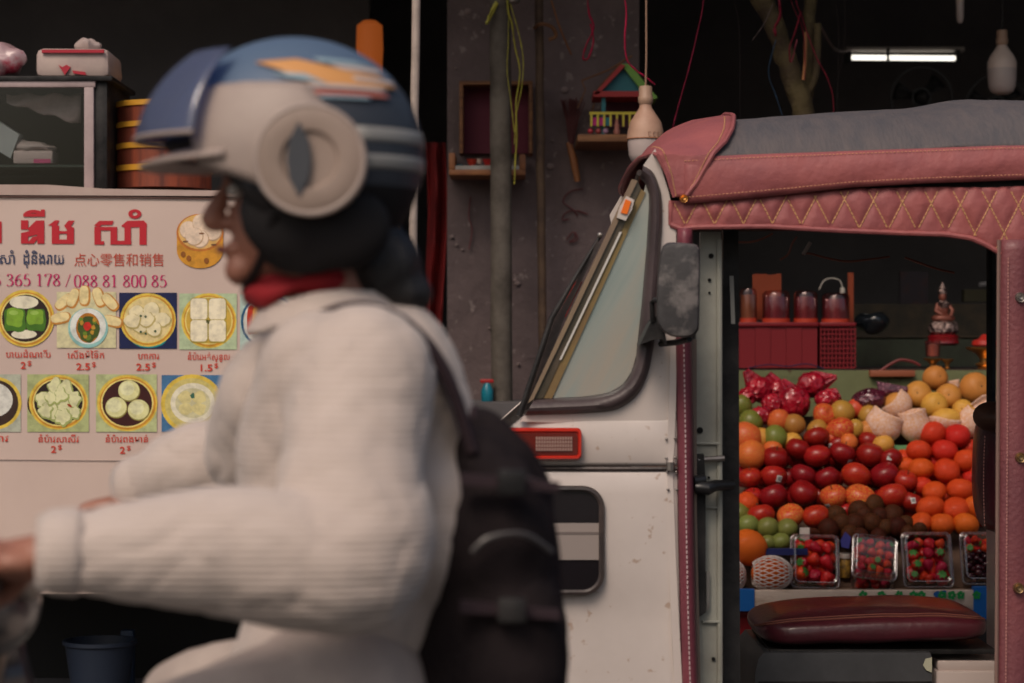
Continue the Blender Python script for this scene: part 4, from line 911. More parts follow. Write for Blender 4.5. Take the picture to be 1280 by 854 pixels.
# rear curtain
def curx(y): return interp([(300, 1250), (500, 1249), (1000, 1246)], y)
def curpt(u, v): 
    y = lerp(300, 1000, v); p = P(curx(y)+u*420, y, YT-.006); p.y += -.006*noise.noise(Vector((u*9, v*5, 3)))-.012*sin(min(u*30, pi)); return p
b = MB(); b.grid(curpt, 60, 50); cu = b.build('side_curtain', M_VINYL_D if 0 else mat('curtain_vinyl', (.20, .055, .062), .55, col2=(.14, .038, .048), scale=4, bump=.25, bscale=110, coat=.1), tk, solid=.003)
b = MB(); b.tube([P(curx(y)-1.5, y, YT-.008) for y in range(300, 1001, 50)], .004, 6); b.build('curtain_edge', mat('edge_brown', (.2, .12, .10), .7), cu)
b = MB()
for k in range(150):
    y = 322+k*4.4; b.tube([P(curx(y)+10.5, y, YT-.023), P(curx(y)+10.5, y+2.8, YT-.023)], .0011, 4)
b.build('stitching', M_STITCHP, cu, kind='stuff')
for x, y in ((1275, 372), (1275, 572), (1273, 735)):
    c = P(x, y, YT-.02)
    b = MB(); b.lathe([(.001, -.010), (.004, -.011), (.0055, -.006), (.009, -.008), (.0105, -.003), (.0105, .006)], c, 18, axis='Y'); b.build('rivet', M_STEEL if y < 500 else mat('brass_dull', (.3, .2, .1), .35, metal=.8), cu)
# frame, floor, rear body, wheels
b = MB(); b.box((.1, 4.46, .30), (1.9, 5.59, .34)); b.build('floor_pan', M_BLK, tk)
b = MB(); b.box((1.18, 4.45, .34), (1.9, 5.60, 1.0), .03); b.build('rear_body', M_BODY, tk)
for y in (YT+.04, YF-.04):
    b = MB(); b.tube([(.30, y, 1.585), (1.88, y, 1.60)], .012, 8); b.build('roof_rail', M_BLK, tk)
b = MB(); b.tube([(1.88, YT+.04, 1.0), (1.88, YT+.04, 1.6)], .012, 8); b.build('rear_post', M_BLK, tk)
b = MB(); b.tube([(1.88, YF-.04, 1.0), (1.88, YF-.04, 1.6)], .012, 8); b.build('rear_post', M_BLK, tk)
b = MB(); b.tube([(1.2, YF-.04, 1.0), (1.2, YF-.04, 1.6)], .012, 8); b.build('rear_post', M_BLK, tk)
for (x, y, nm) in ((.08, YM, 1), (1.6, 4.52, 0), (1.6, 5.53, 0)):
    b = MB(); b.lathe([(.13, -.05), (.19, -.052), (.205, -.03), (.207, 0), (.205, .03), (.19, .052), (.13, .05)], (x, y, .207), 32, axis='Y'); w_ = b.build('wheel', M_RUB, tk)
    b = MB(); b.lathe([(.02, -.055), (.05, -.05), (.1, -.03), (.132, -.045), (.134, .045), (.1, .03), (.05, .05), (.02, .055)], (x, y, .207), 24, axis='Y'); b.build('rim', M_STEEL, w_)
# ceiling wires
for pts in ([(905, 302), (935, 303), (952, 299), (966, 292)], [(1003, 318), (1012, 317), (1035, 323), (1060, 327), (1090, 324), (1112, 321)], [(1131, 322), (1145, 327), (1170, 336), (1193, 341)], [(975, 325), (985, 318), (990, 305), (996, 296)]):
    b = MB(); b.tube(smoothpath([P(x, y, 5.1) for x, y in pts], 5), .0028, 6); b.build('wire', mat('copper_wire', (.30, .11, .08), .4), tk)
b = MB(); b.tube([P(1004, 318, 5.1), P(1013, 303, 5.1)], .005, 6); b.build('lamp_clip', mat('clip_white', (.5, .4, .36), .4), tk)
# driver's seat
YS = 4.95
M_SEAT = mat('seat_leatherette', (.090, .013, .022), .4, col2=(.06, .009, .016), scale=5, bump=.15, bscale=60, coat=.25)
def seat_pt(u, v):
    # u around the section (front to back over the top), v along x
    x0_, x1_ = P(951, 0, YS).x, P(1246, 0, YS).x
    v = .5-.5*cos(pi*v); s_ = abs(2*v-1)
    zc = .649+.014*v; zh = .034
    fy = (1-s_**12)**.35; fz = (1-s_**7)**.5
    a = 2*pi*u; sx, sz = cos(a), sin(a); p_ = .55
    y = YS+.21+.21*fy*(abs(sx)**p_)*(1 if sx > 0 else -1)
    z = zc+zh*fz*(abs(sz)**p_)*(1 if sz > 0 else -1)
    z += .003*noise.noise(Vector((v*5, u*7, 1)))*fz
    if sz > 0: z += .012*sin(pi*v)*sz*fz
    return Vector((lerp(x0_, x1_, v), y, z))
b = MB(); b.grid(seat_pt, 48, 48); bmesh.ops.remove_doubles(b.bm, verts=b.bm.verts[:], dist=.0002); st = b.build('seat', M_SEAT, tk)
for uu in (.40, .375):
    b = MB(); b.tube([seat_pt(uu, .03+.94*k/60)+Vector((0, -.0015, .001)) for k in range(61)], .0018, 5); b.build('seam', mat('seam_thread', (.2, .07, .05), .7), st)
b = MB(); slab(b, 962, 812, 1246, 818, YS+.02, YS+.4, .002); b.build('seat_rim', M_BLK, tk)
b = MB(); b.prism([P(x, y, YS) for x, y in ((955, 816), (1163, 816), (1165, 824), (1156, 826), (1154, 834), (1158, 840), (1165, 842), (1166, 1000), (945, 1000), (944, 842), (948, 824))], (0, .4, 0)); b.build('seat_box', mat('charcoal_plastic', (.075, .078, .085), .45, col2=(.05, .052, .058), scale=6), tk)
b = MB(); b.prism([P(x, y, YS-.003) for x, y in ((1157, 824), (1165, 822), (1165, 841), (1158, 838), (1154, 832))], (0, .03, 0)); b.build('white_clip', mat('clip_cream', (.5, .5, .38), .4), tk)
b = MB(); slab(b, 948, 852, 1165, 855, YS-.004, YS+.1, .001); b.build('box_ledge', M_BLK, tk)
b = MB(); slab(b, 1172, 826, 1250, 839, YS+.03, YS+.4, .004); slab(b, 1170, 839, 1252, 1000, YS+.02, YS+.4, .005); b.build('battery_box', mat('box_cream', (.5, .42, .39), .5), tk, kind='stuff')
b = MB()
def backpt(u, v):
    y = lerp(505, 668, v); cx = interp([(500, 1240), (540, 1238), (600, 1236), (668, 1240)], y); w = 17*(1-abs(2*v-1)**5)**.5+6
    a = 2*pi*u; return P(cx+22+cos(a)*w*1.9, y, YS+.2+.2*sin(a))
b.grid(backpt, 28, 24); bmesh.ops.remove_doubles(b.bm, verts=b.bm.verts[:], dist=.0002); bk = b.build('backrest', M_SEAT, tk)
b = MB()
for k in range(26):
    y = 545+k*4.4; b.tube([P(1231-1.5*sin(k*.12), y, YS-.004), P(1231-1.5*sin(k*.12), y+2.6, YS-.004)], .0011, 4)
b.build('stitching', M_STITCHP, bk, kind='stuff')
b = MB(); b.ell(P(1243, 521, YS), (.047, .10, .032), 20, 12); b.noise(.008, 20); b.build('headrest', mat('brown_padding', (.09, .035, .02), .6, col2=(.04, .018, .012), scale=8), tk)

# ================================================================== FRUIT STALL
def YH(py): return 6.47+max(-.05, (700-py)/240)*.62
stl = thing('fruit_stall', (1.1, 6.7, .12), 'tiered fruit stall behind the open three wheeler, white front board edged with blue tape', 'stall')
YFB = 6.36
b = MB(); slab(b, 800, 738, 1500, 763, YFB, YFB+.02, .002); b.build('front_board', mat('chipped_white_board', (.56, .45, .38), .6, col2=(.30, .2, .14), scale=5, thr=(.55, .75), stretch=(1, 1, 4), bump=.2), stl)
b = MB(); slab(b, 918, 737, 943, 764, YFB-.003, YFB+.024); b.build('blue_tape', mat('blue_tape', (.01, .12, .42), .4), stl)
b = MB(); slab(b, 1217, 734, 1244, 775, YFB-.003, YFB+.024); b.build('blue_tape', mat('blue_tape'
, (.01, .12, .42), .4), stl)
b = MB()
Mcl = mat('green_print', (.01, .26, .06), .5)
b = MB(); rnd = random.Random(3)
for cx in (1079, 1102, 1124, 1142, 1152, 1178, 1190, 1201, 1221):
    for k in range(5):
        a = k*1.26+cx; disc(b, cx+3.3*cos(a), 744+3.3*sin(a), 2.3, YFB-.0045-.0002*k, wob=.4, seed=k)
b.build('clover_print', Mcl, stl, kind='stuff', fixn=False, smooth=False)
b = MB(); disc(b, 1172, 743, 5, YFB-.0042, .7, wob=.4); disc(b, 1180, 741, 4, YFB-.0044, .7, wob=.4, seed=4); b.build('blue_print', mat('blue_print', (.01, .10, .35), .5), stl, kind='stuff', fixn=False, smooth=False)
# sloping tray under the fruit
def slope(px, py, d): 
    p = P(px, py, YH(py)); return Vector((p.x, p.y+d*.64, p.z-d*.77))
b = MB(); b.grid(lambda u, v: slope(lerp(800, 1500, u), lerp(735, 500, v), .075), 4, 10); b.build('sloping_tray', mat('dark_cardboard', (.10, .055, .035), .85, col2=(.05, .03, .02), scale=7), stl, solid=.01)
b = MB(); a, c = P(800, 738, YFB+.03), P(1500, 745, 0); b.box((a.x, YFB+.02, a.z-.02), (P(1500, 738, YFB).x, 7.4, a.z-.004)); b.build('table_top', mat('stall_wood', (.22, .14, .09), .8), stl, smooth=False)
for x in (.42, 1.9):
    for y in (YFB+.06, 7.3):
        b = MB(); b.box((x-.02, y-.02, .12), (x+.02, y+.02, .57)); b.build('leg', M_WOOD, stl)
Mgb = mat('pale_green_board', (.17, .19, .085), .7, col2=(.11, .12, .05), scale=5, thr=(.35, .7), speck=(.08, .04, .02), sscale=26)
b = MB(); b.box((P(780, 0, 7.2).x, 7.20, 1.06), (P(1500, 0, 7.2).x, 7.215, P(0, 463, 7.2).z)); b.build('back_board', Mgb, stl, smooth=False)
b = MB(); slab(b, 1095, 557, 1150, 563, 6.86, 6.88); b.build('green_slat', mat('mint_slat', (.12, .32, .14), .6), stl)
b = MB(); slab(b, 1080, 563, 1150, 590, 6.87, 6.9); b.build('cardboard_edge', mat('cardboard', (.26, .16, .09), .85), stl)
b = MB(); slab(b, 953, 686, 1010, 694, 6.45, 6.47); b.build('blue_tray_edge', mat('navy_tray', (.01, .015, .10), .5), stl)
b = MB(); slab(b, 1000, 660, 1012, 676, 6.52, 6.53); b.build('price_card', mat('card_white', (.55, .5, .46), .7), stl)
# shelf behind
YK = 7.3
shf = thing('back_shelf', (1.2, YK+.2, 1.0), 'dark wooden shelf behind the fruit, carrying red baskets and the statue', 'shelf')
zsh = P(0, 461, YK).z
b = MB(); b.box((P(780, 0, YK).x, 7.22, zsh-.03), (P(1500, 0, YK).x, 7.75, zsh-.002)); b.build('shelf_board', mat('shelf_dark', (.05, .03, .025), .7), shf, smooth=False)
b = MB(); b.box((P(780, 0, YK).x, 7.55, .12), (P(1500, 0, YK).x, 7.6, zsh-.04)); b.build('support_panel', M_DARK, shf, smooth=False)
b = MB(); slab(b, 1040, 422, 1400, 458, 7.70, 7.74); b.build('upper_step', mat('mossy_board', (.045, .055, .035), .85, col2=(.03, .03, .02), scale=8), shf, smooth=False)
b = MB(); slab(b, 1060, 380, 1400, 422, 7.95, 7.98); slab(b, 1060, 420, 1400, 424, 7.70, 7.98); b.build('upper_wall', mat('mossy_dark', (.04, .034, .024), .9, col2=(.07, .05, .03), scale=20), shf, kind='stuff', smooth=False)
t = thing('plank', P(1117, 470, 7.19), 'short brown wooden strip lying on the edge of the green board', 'wood strip')
b = MB(); slab(b, 1088, 463, 1144, 471, 7.17, 7.3, .002); b.build('strip_board', mat('red_brown_wood', (.28, .08, .035), .6), t)
b = MB(); b.tube(smoothpath([P(x, y, 7.2) for x, y in ((1100, 464), (1112, 456), (1125, 450), (1140, 452), (1150, 457))], 4), .005, 6); simple('red_stick', b, mat('dark_red_stick', (.16, .02, .02), .6), 'bent dark red stick lying above the brown strip', 'stick')
# red basket row
M_BK = mat('red_basket_plastic', (.20, .005, .011), .5)
def basket_obj(px0, px1, holes, label):
    t = thing('plastic_basket', P((px0+px1)/2, 461, YK-.02), label, 'basket', 'red plastic baskets on the back shelf')
    b = MB(); slab(b, px0, 405, px1, 460, YK-.06, YK-.055); b.build('back_wall', M_BK, t) if 0 else b.bm.free()
    b = MB(); slab(b, px0-1, 403, px1+1, 408, YK-.07, YK+.14, .002); b.build('rim', M_BK, t)
    b = MB()
    n = max(2, int((px1-px0)/4.4)); w = (px1-px0)/n
    if holes:
        for i in range(n+1): slab(b, px0+i*w-.9, 408, px0+i*w+.9, 460, YK-.062, YK-.055)
        for j in range(9): slab(b, px0, 411+j*6, px1, 412.8+j*6, YK-.064, YK-.057)
        b.build('lattice', M_BK, t, kind='stuff')
    else:
        for i in range(6): slab(b, px0+i*(px1-px0)/6, 408, px0+(i+1)*(px1-px0)/6-.4, 460, YK-.062+.002*(i % 2), YK-.05)
        b.build('side', M_BK, t, kind='stuff')
    b = MB(); slab(b, px0+2, 409, px1-2, 460, YK-.03, YK+.12); b.build('inner_box', mat('basket_inner', (.09, .004, .008), .6), t)
    return t
basket_obj(905, 1022, False, 'long plain red plastic basket at the left of the back shelf')
basket_obj(1026, 1069, True, 'red plastic basket with a lattice side, right end of the row')
def jar(px0, px1, py0, py1, c, label, wrap=True):
    cx = (px0+px1)/2; r = (px1-px0)/2/F*YK; base = P(cx, py1, YK); h = P(cx, py0, YK).z-base.z
    t = thing('plastic_jar', base, label, 'jar', 'clear jars standing in the red baskets')
    b = MB(); b.lathe([(r*.96, 0), (r, h*.05), (r, h*.88), (r*.85, h*.97), (r*.5, h)], base, 20); b.build('jar_wall', clear_mat('jar_plastic', (.9, .75, .75), .03, .15, (1, .8, .8)), t)
    b = MB(); b.lathe([(.001, .0), (r*.9, .002), (r*.9, h*.8), (.001, h*.82)], base, 16); b.build('sticks', mat('jarfill_%d' % px0, c, .5, col2=tuple(x*.5 for x in c), scale=60, stretch=(1, 1, .05)), t)
    b = MB(); b.lathe([(r*1.01, h*.0), (r*1.02, h*.14)], base, 20); b.build('label_band', mat('jar_label', (.5, .05, .02), .5), t)
jar(925, 946, 360, 404, (.28, .12, .05), 'leftmost clear jar, with pale brown sticks inside')
jar(953, 987, 363, 404, (.20, .02, .035), 'wide jar of dark red sticks, second from the left')
jar(992, 1022, 363, 404, (.22, .02, .03), 'jar of dark red sticks, third from the left')
jar(1027, 1062, 366, 404, (.22, .03, .04), 'jar of dark red sticks at the right end, with a white handle loop above')
t = thing('incense_bundle', P(959, 405, YK+.1), 'flat bundle of orange red incense sticks standing behind the jars', 'incense bundle')
for i in range(12):
    b = MB(); slab(b, 941+i*3, 342+random.random()*2, 943.4+i*3, 400, YK+.1, YK+.11); b.build('stick', mat('incense_orange', (.32, .055, .015), .7), t)
b = MB(); slab(b, 1060, 341, 1067, 404, YK+.09, YK+.1); simple('incense_stick', b, MATS['incense_orange'], 'single upright orange slat at the right of the jars', 'incense')
b = MB(); b.tube(smoothpath([P(x, y, YK-.02) for x, y in ((1024, 362), (1030, 351), (1040, 348), (1050, 351), (1053, 360))], 5), .0022, 6); c = P(1053, 362, YK-.02); b.box(c+Vector((-.007, -.006, -.012)), c+Vector((.007, .006, .006)), .002); simple('power_cable', b, mat('off_white_plastic', (.5, .46, .4), .4), 'thin white looped cable with a plug above the right jar', 'cable', kind=None)
b = MB(); b.ell(P(1090, 402, 7.5), (.055, .05, .035), 20, 12); b.noise(.016, 26, 3); simple('dark_bag', b, mat('gloss_dark_bag', (.015, .02, .025), .15, coat=.8), 'crumpled glossy black bag on the shelf between basket and statue', 'bag')
b = MB(); b.tube(smoothpath([P(x, y, 7.16) for x, y in ((936, 460), (960, 456), (985, 458), (1008, 455), (1030, 461))], 5), .004, 6, flat=.5); simple('blue_wrapper', b, mat('dark_blue_film', (.015, .03, .08), .3), 'strip of dark blue film under the red baskets', 'wrapper')
# statue
t = thing('deity_statue', P(1179, 430, 7.45), 'small glittering statue seated on a sparkling base, on the back shelf', 'statue')
k = 7.45/F; c = P(1179, 432, 7.45); Mcr = mat('sparkling_silver', (.5, .36, .32), .22, metal=.7, col2=(.08, .05, .05), scale=70, thr=(.45, .55), bump=.8, bscale=120); Mfl = mat('rosy_bronze', (.28, .09, .06), .35, metal=.3)
b = MB(); b.lathe([(16*k, 0), (20*k, 3*k), (19*k, 8*k), (20*k, 11*k), (16*k, 14*k)], c, 24); b.build('red_base', mat('deep_red_gloss', (.25, .01, .015), .25, coat=.5), t)
b = MB(); b.lathe([(15*k, 14*k), (19*k, 17*k), (19*k, 24*k), (16*k, 29*k), (10*k, 31*k)], c, 24); b.noise(.006, 60); b.build('jewelled_base', Mcr, t)
b = MB(); b.ell(c+Vector((0, 0, 34*k)), (15*k, 9*k, 6*k)); b.ell(c+Vector((-1*k, 0, 45*k)), (8*k, 6*k, 10*k)); b.tube([c+Vector((-7*k, 0, 52*k)), c+Vector((-10*k, -4*k, 43*k)), c+Vector((-3*k, -6*k, 38*k))], 2.4*k, 8); b.tube([c+Vector((6*k, 0, 52*k)), c+Vector((11*k, -4*k, 44*k)), c+Vector((8*k, -7*k, 36*k))], 2.4*k, 8)
b.ell(c+Vector((-1*k, -1*k, 61*k)), (5*k, 5*k, 6.5*k)); b.build('figure', Mfl, t, kind='stuff')
b = MB(); b.lathe([(7*k, 47*k), (8.5*k, 52*k), (5*k, 56*k)], c, 16); b.noise(.004, 90); b.build('robe', Mcr, t)
b = MB(); b.lathe([(5.6*k, 64*k), (6.5*k, 67*k), (5*k, 70*k), (3.5*k, 74*k), (1*k, 79*k)], c+Vector((-k, 0, 0)), 14); b.build('crown', Mcr, t)
t = thing('glass_candle', P(1166, 452, 7.35), 'small glass with a pale candle in front of the statue', 'candle')
c = P(1166, 446, 7.35); b = MB(); b.lathe([(9*k, 0), (10*k, 20*k), (9.4*k, 20*k), (8.5*k, k)], c, 18); b.build('glass', clear_mat('jar_plastic'), t)
b = MB(); b.lathe([(.001, 1*k), (7*k, 1*k), (7*k, 15*k), (.001, 16*k)], c, 16); b.build('candle', mat('candle_wax', (.5, .28, .2), .5), t)
def goblet(px, py0, py1, w, label, top=None):
    k = 7.3/F; c = P(px, py1, 7.3); h = (py1-py0)*k; r = w*k/2
    t = thing('gold_stand', c, label, 'pedestal')
    b = MB(); b.lathe([(r*.7, 0), (r*.75, h*.06), (r*.45, h*.12), (r*.35, h*.2), (r*.55, h*.3), (r*.3, h*.4), (r*.3, h*.55), (r*.5, h*.75), (r*.95, h*.92), (r, h), (r*.9, h*.97), (.001, h*.9)], c, 24); b.build('stand', M_GOLD, t)
    return t
goblet(1166, 448, 466, 24, 'small gold pedestal under the glass candle'); goblet(1184, 449, 466, 16, 'narrow gold pedestal just right of the candle')
goblet(1232, 434, 465, 50, 'gold footed dish at the right end of the shelf')
b = MB(); c = P(1231, 433, 7.3); b.lathe([(13*k, 0), (16*k, 2*k), (15*k, 7*k), (8*k, 9*k), (4*k, 14*k), (.001, 15*k)], c, 18); simple('red_pot', b, mat('orange_red_wax', (.5, .03, .02), .4), 'small red pot with a pointed lid on the gold footed dish', 'pot')
b = MB(); slab(b, 1240, 448, 1246, 466, 7.25, 7.27); simple('gold_slat', b, M_GOLD, 'narrow orange gold slat at the far right of the shelf', 'slat')  # plain upright gold slat at the shelf end
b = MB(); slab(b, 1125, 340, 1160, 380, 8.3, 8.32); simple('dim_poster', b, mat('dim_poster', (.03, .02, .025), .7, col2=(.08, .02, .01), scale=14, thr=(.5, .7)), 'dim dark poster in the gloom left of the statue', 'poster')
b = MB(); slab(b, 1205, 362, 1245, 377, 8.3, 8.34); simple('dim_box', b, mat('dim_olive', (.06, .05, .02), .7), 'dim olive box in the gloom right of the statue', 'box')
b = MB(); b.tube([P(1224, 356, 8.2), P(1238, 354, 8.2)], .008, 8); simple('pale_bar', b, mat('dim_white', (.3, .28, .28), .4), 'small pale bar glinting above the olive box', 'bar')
# red crate under the stall
t = thing('red_crate', (P(942, 0, 6.42).x, 6.5, .12), 'red plastic crate standing under the front board', 'crate')
for q in ((905, 764, 1080, 772), (905, 838, 1080, 842), (905, 870, 1080, 876)):
    b = MB(); slab(b, *q, 6.40, 6.44, .002); b.build('rim', M_BK, t)
b = MB(); slab(b, 908, 770, 1077, 1000, 6.415, 6.43); b.build('side', mat('crate_red', (.36, .012, .018), .45), t)
for x in (954, 1010, 1074):
    b = MB(); slab(b, x, 770, x+4, 1000, 6.40, 6.42); b.build('rib', M_BK, t)

# ------------------------------------------------------------------ fruit
def fruit_mat(name, base, c2, c3=None, yellow=None, ythr=(.58, .66), rough=.3, coat=.3, bump=0, bscale=60, vs=7, rv=.12, streak=True, hv=.015):
    m = bpy.data.materials.new(name); m.use_nodes = True; n = m.node_tree.nodes; l = m.node_tree.links; p = n['Principled BSDF']
    p.inputs['Specular IOR Level'].default_value = .08 if 'brown' in name else .25; p.inputs['Roughness'].default_value = rough; p.inputs['Coat Weight'].default_value = coat; p.inputs['Coat Roughness'].default_value = .2
    tc = n.new('ShaderNodeTexCoord'); oi = n.new('ShaderNodeObjectInfo')
    ad = n.new('ShaderNodeVectorMath'); ad.operation = 'ADD'; sc = n.new('ShaderNodeVectorMath'); sc.operation = 'SCALE'; sc.inputs['Scale'].default_value = 40
    cx = n.new('ShaderNodeCombineXYZ'); l.new(oi.outputs['Random'], cx.inputs[0]); l.new(oi.outputs['Random'], cx.inputs[1]); l.new(cx.outputs[0], sc.inputs[0])
    l.new(tc.outputs['Object'], ad.inputs[0]); l.new(sc.outputs[0], ad.inputs[1])
    mp = n.new('ShaderNodeMapping'); mp.inputs['Scale'].default_value = (1, 1, .12 if streak else 1); l.new(ad.outputs[0], mp.inputs[0])
    t = n.new('ShaderNodeTexNoise'); t.inputs['Scale'].default_value = 90 if streak else 25; t.inputs['Detail'].default_value = 4; l.new(mp.outputs[0], t.inputs['Vector'])
    r = n.new('ShaderNodeMapRange'); r.inputs[1].default_value = .35; r.inputs[2].default_value = .7; l.new(t.outputs[0], r.inputs[0])
    x = n.new('ShaderNodeMix'); x.data_type = 'RGBA'; x.inputs[6].default_value = (*base, 1); x.inputs[7].default_value = (*c2, 1); l.new(r.outputs[0], x.inputs[0]); last = x.outputs[2]
    if yellow:
        t2 = n.new('ShaderNodeTexNoise'); t2.inputs['Scale'].default_value = vs*2; t2.inputs['Detail'].default_value = 3; l.new(ad.outputs[0], t2.inputs['Vector'])
        r2 = n.new('ShaderNodeMapRange'); r2.inputs[1].default_value = ythr[0]; r2.inputs[2].default_value = ythr[1]; l.new(t2.outputs[0], r2.inputs[0])
        x2 = n.new('ShaderNodeMix'); x2.data_type = 'RGBA'; l.new(last, x2.inputs[6]); x2.inputs[7].default_value = (*yellow, 1); l.new(r2.outputs[0], x2.inputs[0]); last = x2.outputs[2]
    h = n.new('ShaderNodeHueSaturation'); rr = n.new('ShaderNodeMapRange'); rr.inputs[3].default_value = 1-rv; rr.inputs[4].default_value = 1+rv; l.new(oi.outputs['Random'], rr.inputs[0]); l.new(rr.outputs[0], h.inputs['Value'])
    r3 = n.new('ShaderNodeMapRange'); r3.inputs[3].default_value = .5-hv; r3.inputs[4].default_value = .5+hv; l.new(oi.outputs['Random'], r3.inputs[0]); l.new(r3.outputs[0], h.inputs['Hue'])
    l.new(last, h.inputs['Color']); l.new(h.outputs[0], p.inputs['Base Color'])
    if bump:
        t3 = n.new('ShaderNodeTexNoise'); t3.inputs['Scale'].default_value = bscale*8; l.new(tc.outputs['Object'], t3.inputs['Vector'])
        u = n.new('ShaderNodeBump'); u.inputs['Strength'].default_value = bump; u.inputs['Distance'].default_value = .003; l.new(t3.outputs[0], u.inputs['Height']); l.new(u.outputs[0], p.inputs['Normal'])
    return m
FM = {
 'dark': fruit_mat('dark_red_apple_skin', (.16, .003, .006), (.29, .010, .009), yellow=(.42, .05, .012), ythr=(.62, .78), rough=.36, coat=.2, hv=.004),
 'red': fruit_mat('red_apple_skin', (.27, .005, .007), (.42, .020, .012), yellow=(.55, .15, .02), ythr=(.60, .73), rough=.36, coat=.2, hv=.005),
 'blush': fruit_mat('blushed_apple_skin', (.42, .015, .015), (.56, .05, .02), yellow=(.60, .26, .04), ythr=(.50, .60), rough=.4, coat=.15, hv=.006),
 'orange': fruit_mat('orange_peel', (.62, .088, .008), (.60, .065, .008), rough=.5, coat=.08, bump=.5, streak=False, rv=.08, hv=.01),
 'tang': fruit_mat('red_orange_peel', (.58, .034, .008), (.52, .026, .008), rough=.5, coat=.08, bump=.5, streak=False, rv=.08, hv=.008),
 'peach': fruit_mat('peach_orange_skin', (.60, .13, .03), (.50, .07, .025), yellow=(.55, .25, .04), rough=.45, coat=.1, streak=False, rv=.1),
 'pear': fruit_mat('golden_pear_skin', (.58, .27, .055), (.50, .21, .04), rough=.5, coat=.08, bump=.2, streak=False, rv=.1),
 'olive': fruit_mat('olive_yellow_skin', (.42, .22, .04), (.34, .17, .03), yellow=(.45, .1, .03), ythr=(.6, .7), rough=.45, coat=.15, streak=False),
 'green': fruit_mat('green_mango_skin', (.115, .15, .022), (.18, .18, .035), yellow=(.35, .13, .05), ythr=(.6, .72), rough=.42, coat=.15, streak=False),
 'lime': fruit_mat('lime_skin', (.135, .16, .035), (.20, .21, .05), rough=.45, coat=.15, streak=False, bump=.15),
 'brown': fruit_mat('brown_fruit_skin', (.022, .008, .006), (.12, .028, .010), yellow=(.012, .012, .006), ythr=(.50, .62), rough=.6, coat=.0, streak=False, rv=.2),
 'wrap': None}
def fmesh(kind, dim=.12, n=20):
    b = MB(); pr = []
    N = 14
    for i in range(N+1):
        a = pi*i/N; r = sin(a); z = cos(a)
        if kind in ('dark', 'red', 'blush'):
            r = r*(1.02-.10*(1-cos(a))*.5-.0*z); z = z*.90-(.26*math.exp(-(r/.30)**2) if z > 0 else -.14*math.exp(-(r/.25)**2)); r *= 1.0+.04*sin(a)
        elif kind in ('orange', 'tang'):
            z = z*.88-(.06*math.exp(-(r/.18)**2) if z > 0 else 0)
        elif kind == 'pear':
            z = z*.94-(.12*math.exp(-(r/.2)**2) if z > 0 else -.05*math.exp(-(r/.2)**2))
        elif kind in ('brown',): z = z*1.08
        elif kind == 'lime': z = z*.95+(.08*math.exp(-(r/.15)**2) if z > 0 else 0)
        elif kind in ('green', 'olive', 'peach'): z = z*1.05; r = r*(1-.06*z)
        pr.append((max(r, .0005), z))
    pr.sort(key=lambda q: -q[1]) if 0 else None
    b.lathe(pr, (0, 0, 0), n)
    bmesh.ops.remove_doubles(b.bm, verts=b.bm.verts[:], dist=.002)
    if kind in ('dark', 'red', 'blush'):
        for v in b.bm.verts:
            a = math.atan2(v.co.y, v.co.x); v.co.x *= 1+.022*cos(5*a)*(1 if v.co.z < 0 else .4); v.co.y *= 1+.022*cos(5*a)
    b.noise(.05, 1.1, hash(kind) % 7)
    return b.mesh(kind+'_fruit', FM[kind])
FMESH = {k: fmesh(k) for k in FM if FM[k]}
b = MB(); b.lathe([(.05, 0), (.035, .2), (.06, .38)], (0, 0, .62), 6); STEM = b.mesh('stem', mat('stem_brown', (.09, .05, .02), .8))
b = MB(); [b.box((-.02, -.13, -.02), (.02, .13, .0)) for _ in (1,)]
for a in range(5):
    an = a*2*pi/5; b.grid(lambda u, v: Vector((cos(an)*.03+cos(an)*.20*u-sin(an)*.04*(v-.5)*(1-u), sin(an)*.03+sin(an)*.2*u+cos(an)*.04*(v-.5)*(1-u), -.0*u+.91-.03*u)), 2, 1)
b.bm.free()
def sticker_mesh():
    b = MB(); b.grid(lambda u, v: Vector((lerp(-.2, .2, u), -1.03+.06*((u-.5)**2+(v-.5)**2)*4*.5, lerp(-.25, .25, v))), 4, 4); b.mi = 1
    for z in (.13, .03, -.08): b.grid(lambda u, v: Vector((lerp(-.13, .13, u), -1.045+.05*((u-.5)**2)*2, z+lerp(-.03, .03, v))), 3, 1)
    return b.mesh('sticker', [mat('sticker_white', (.62, .6, .58), .4), mat('sticker_ink', (.05, .09, .10), .5)], fixn=False)
STK = sticker_mesh()
EYE = None
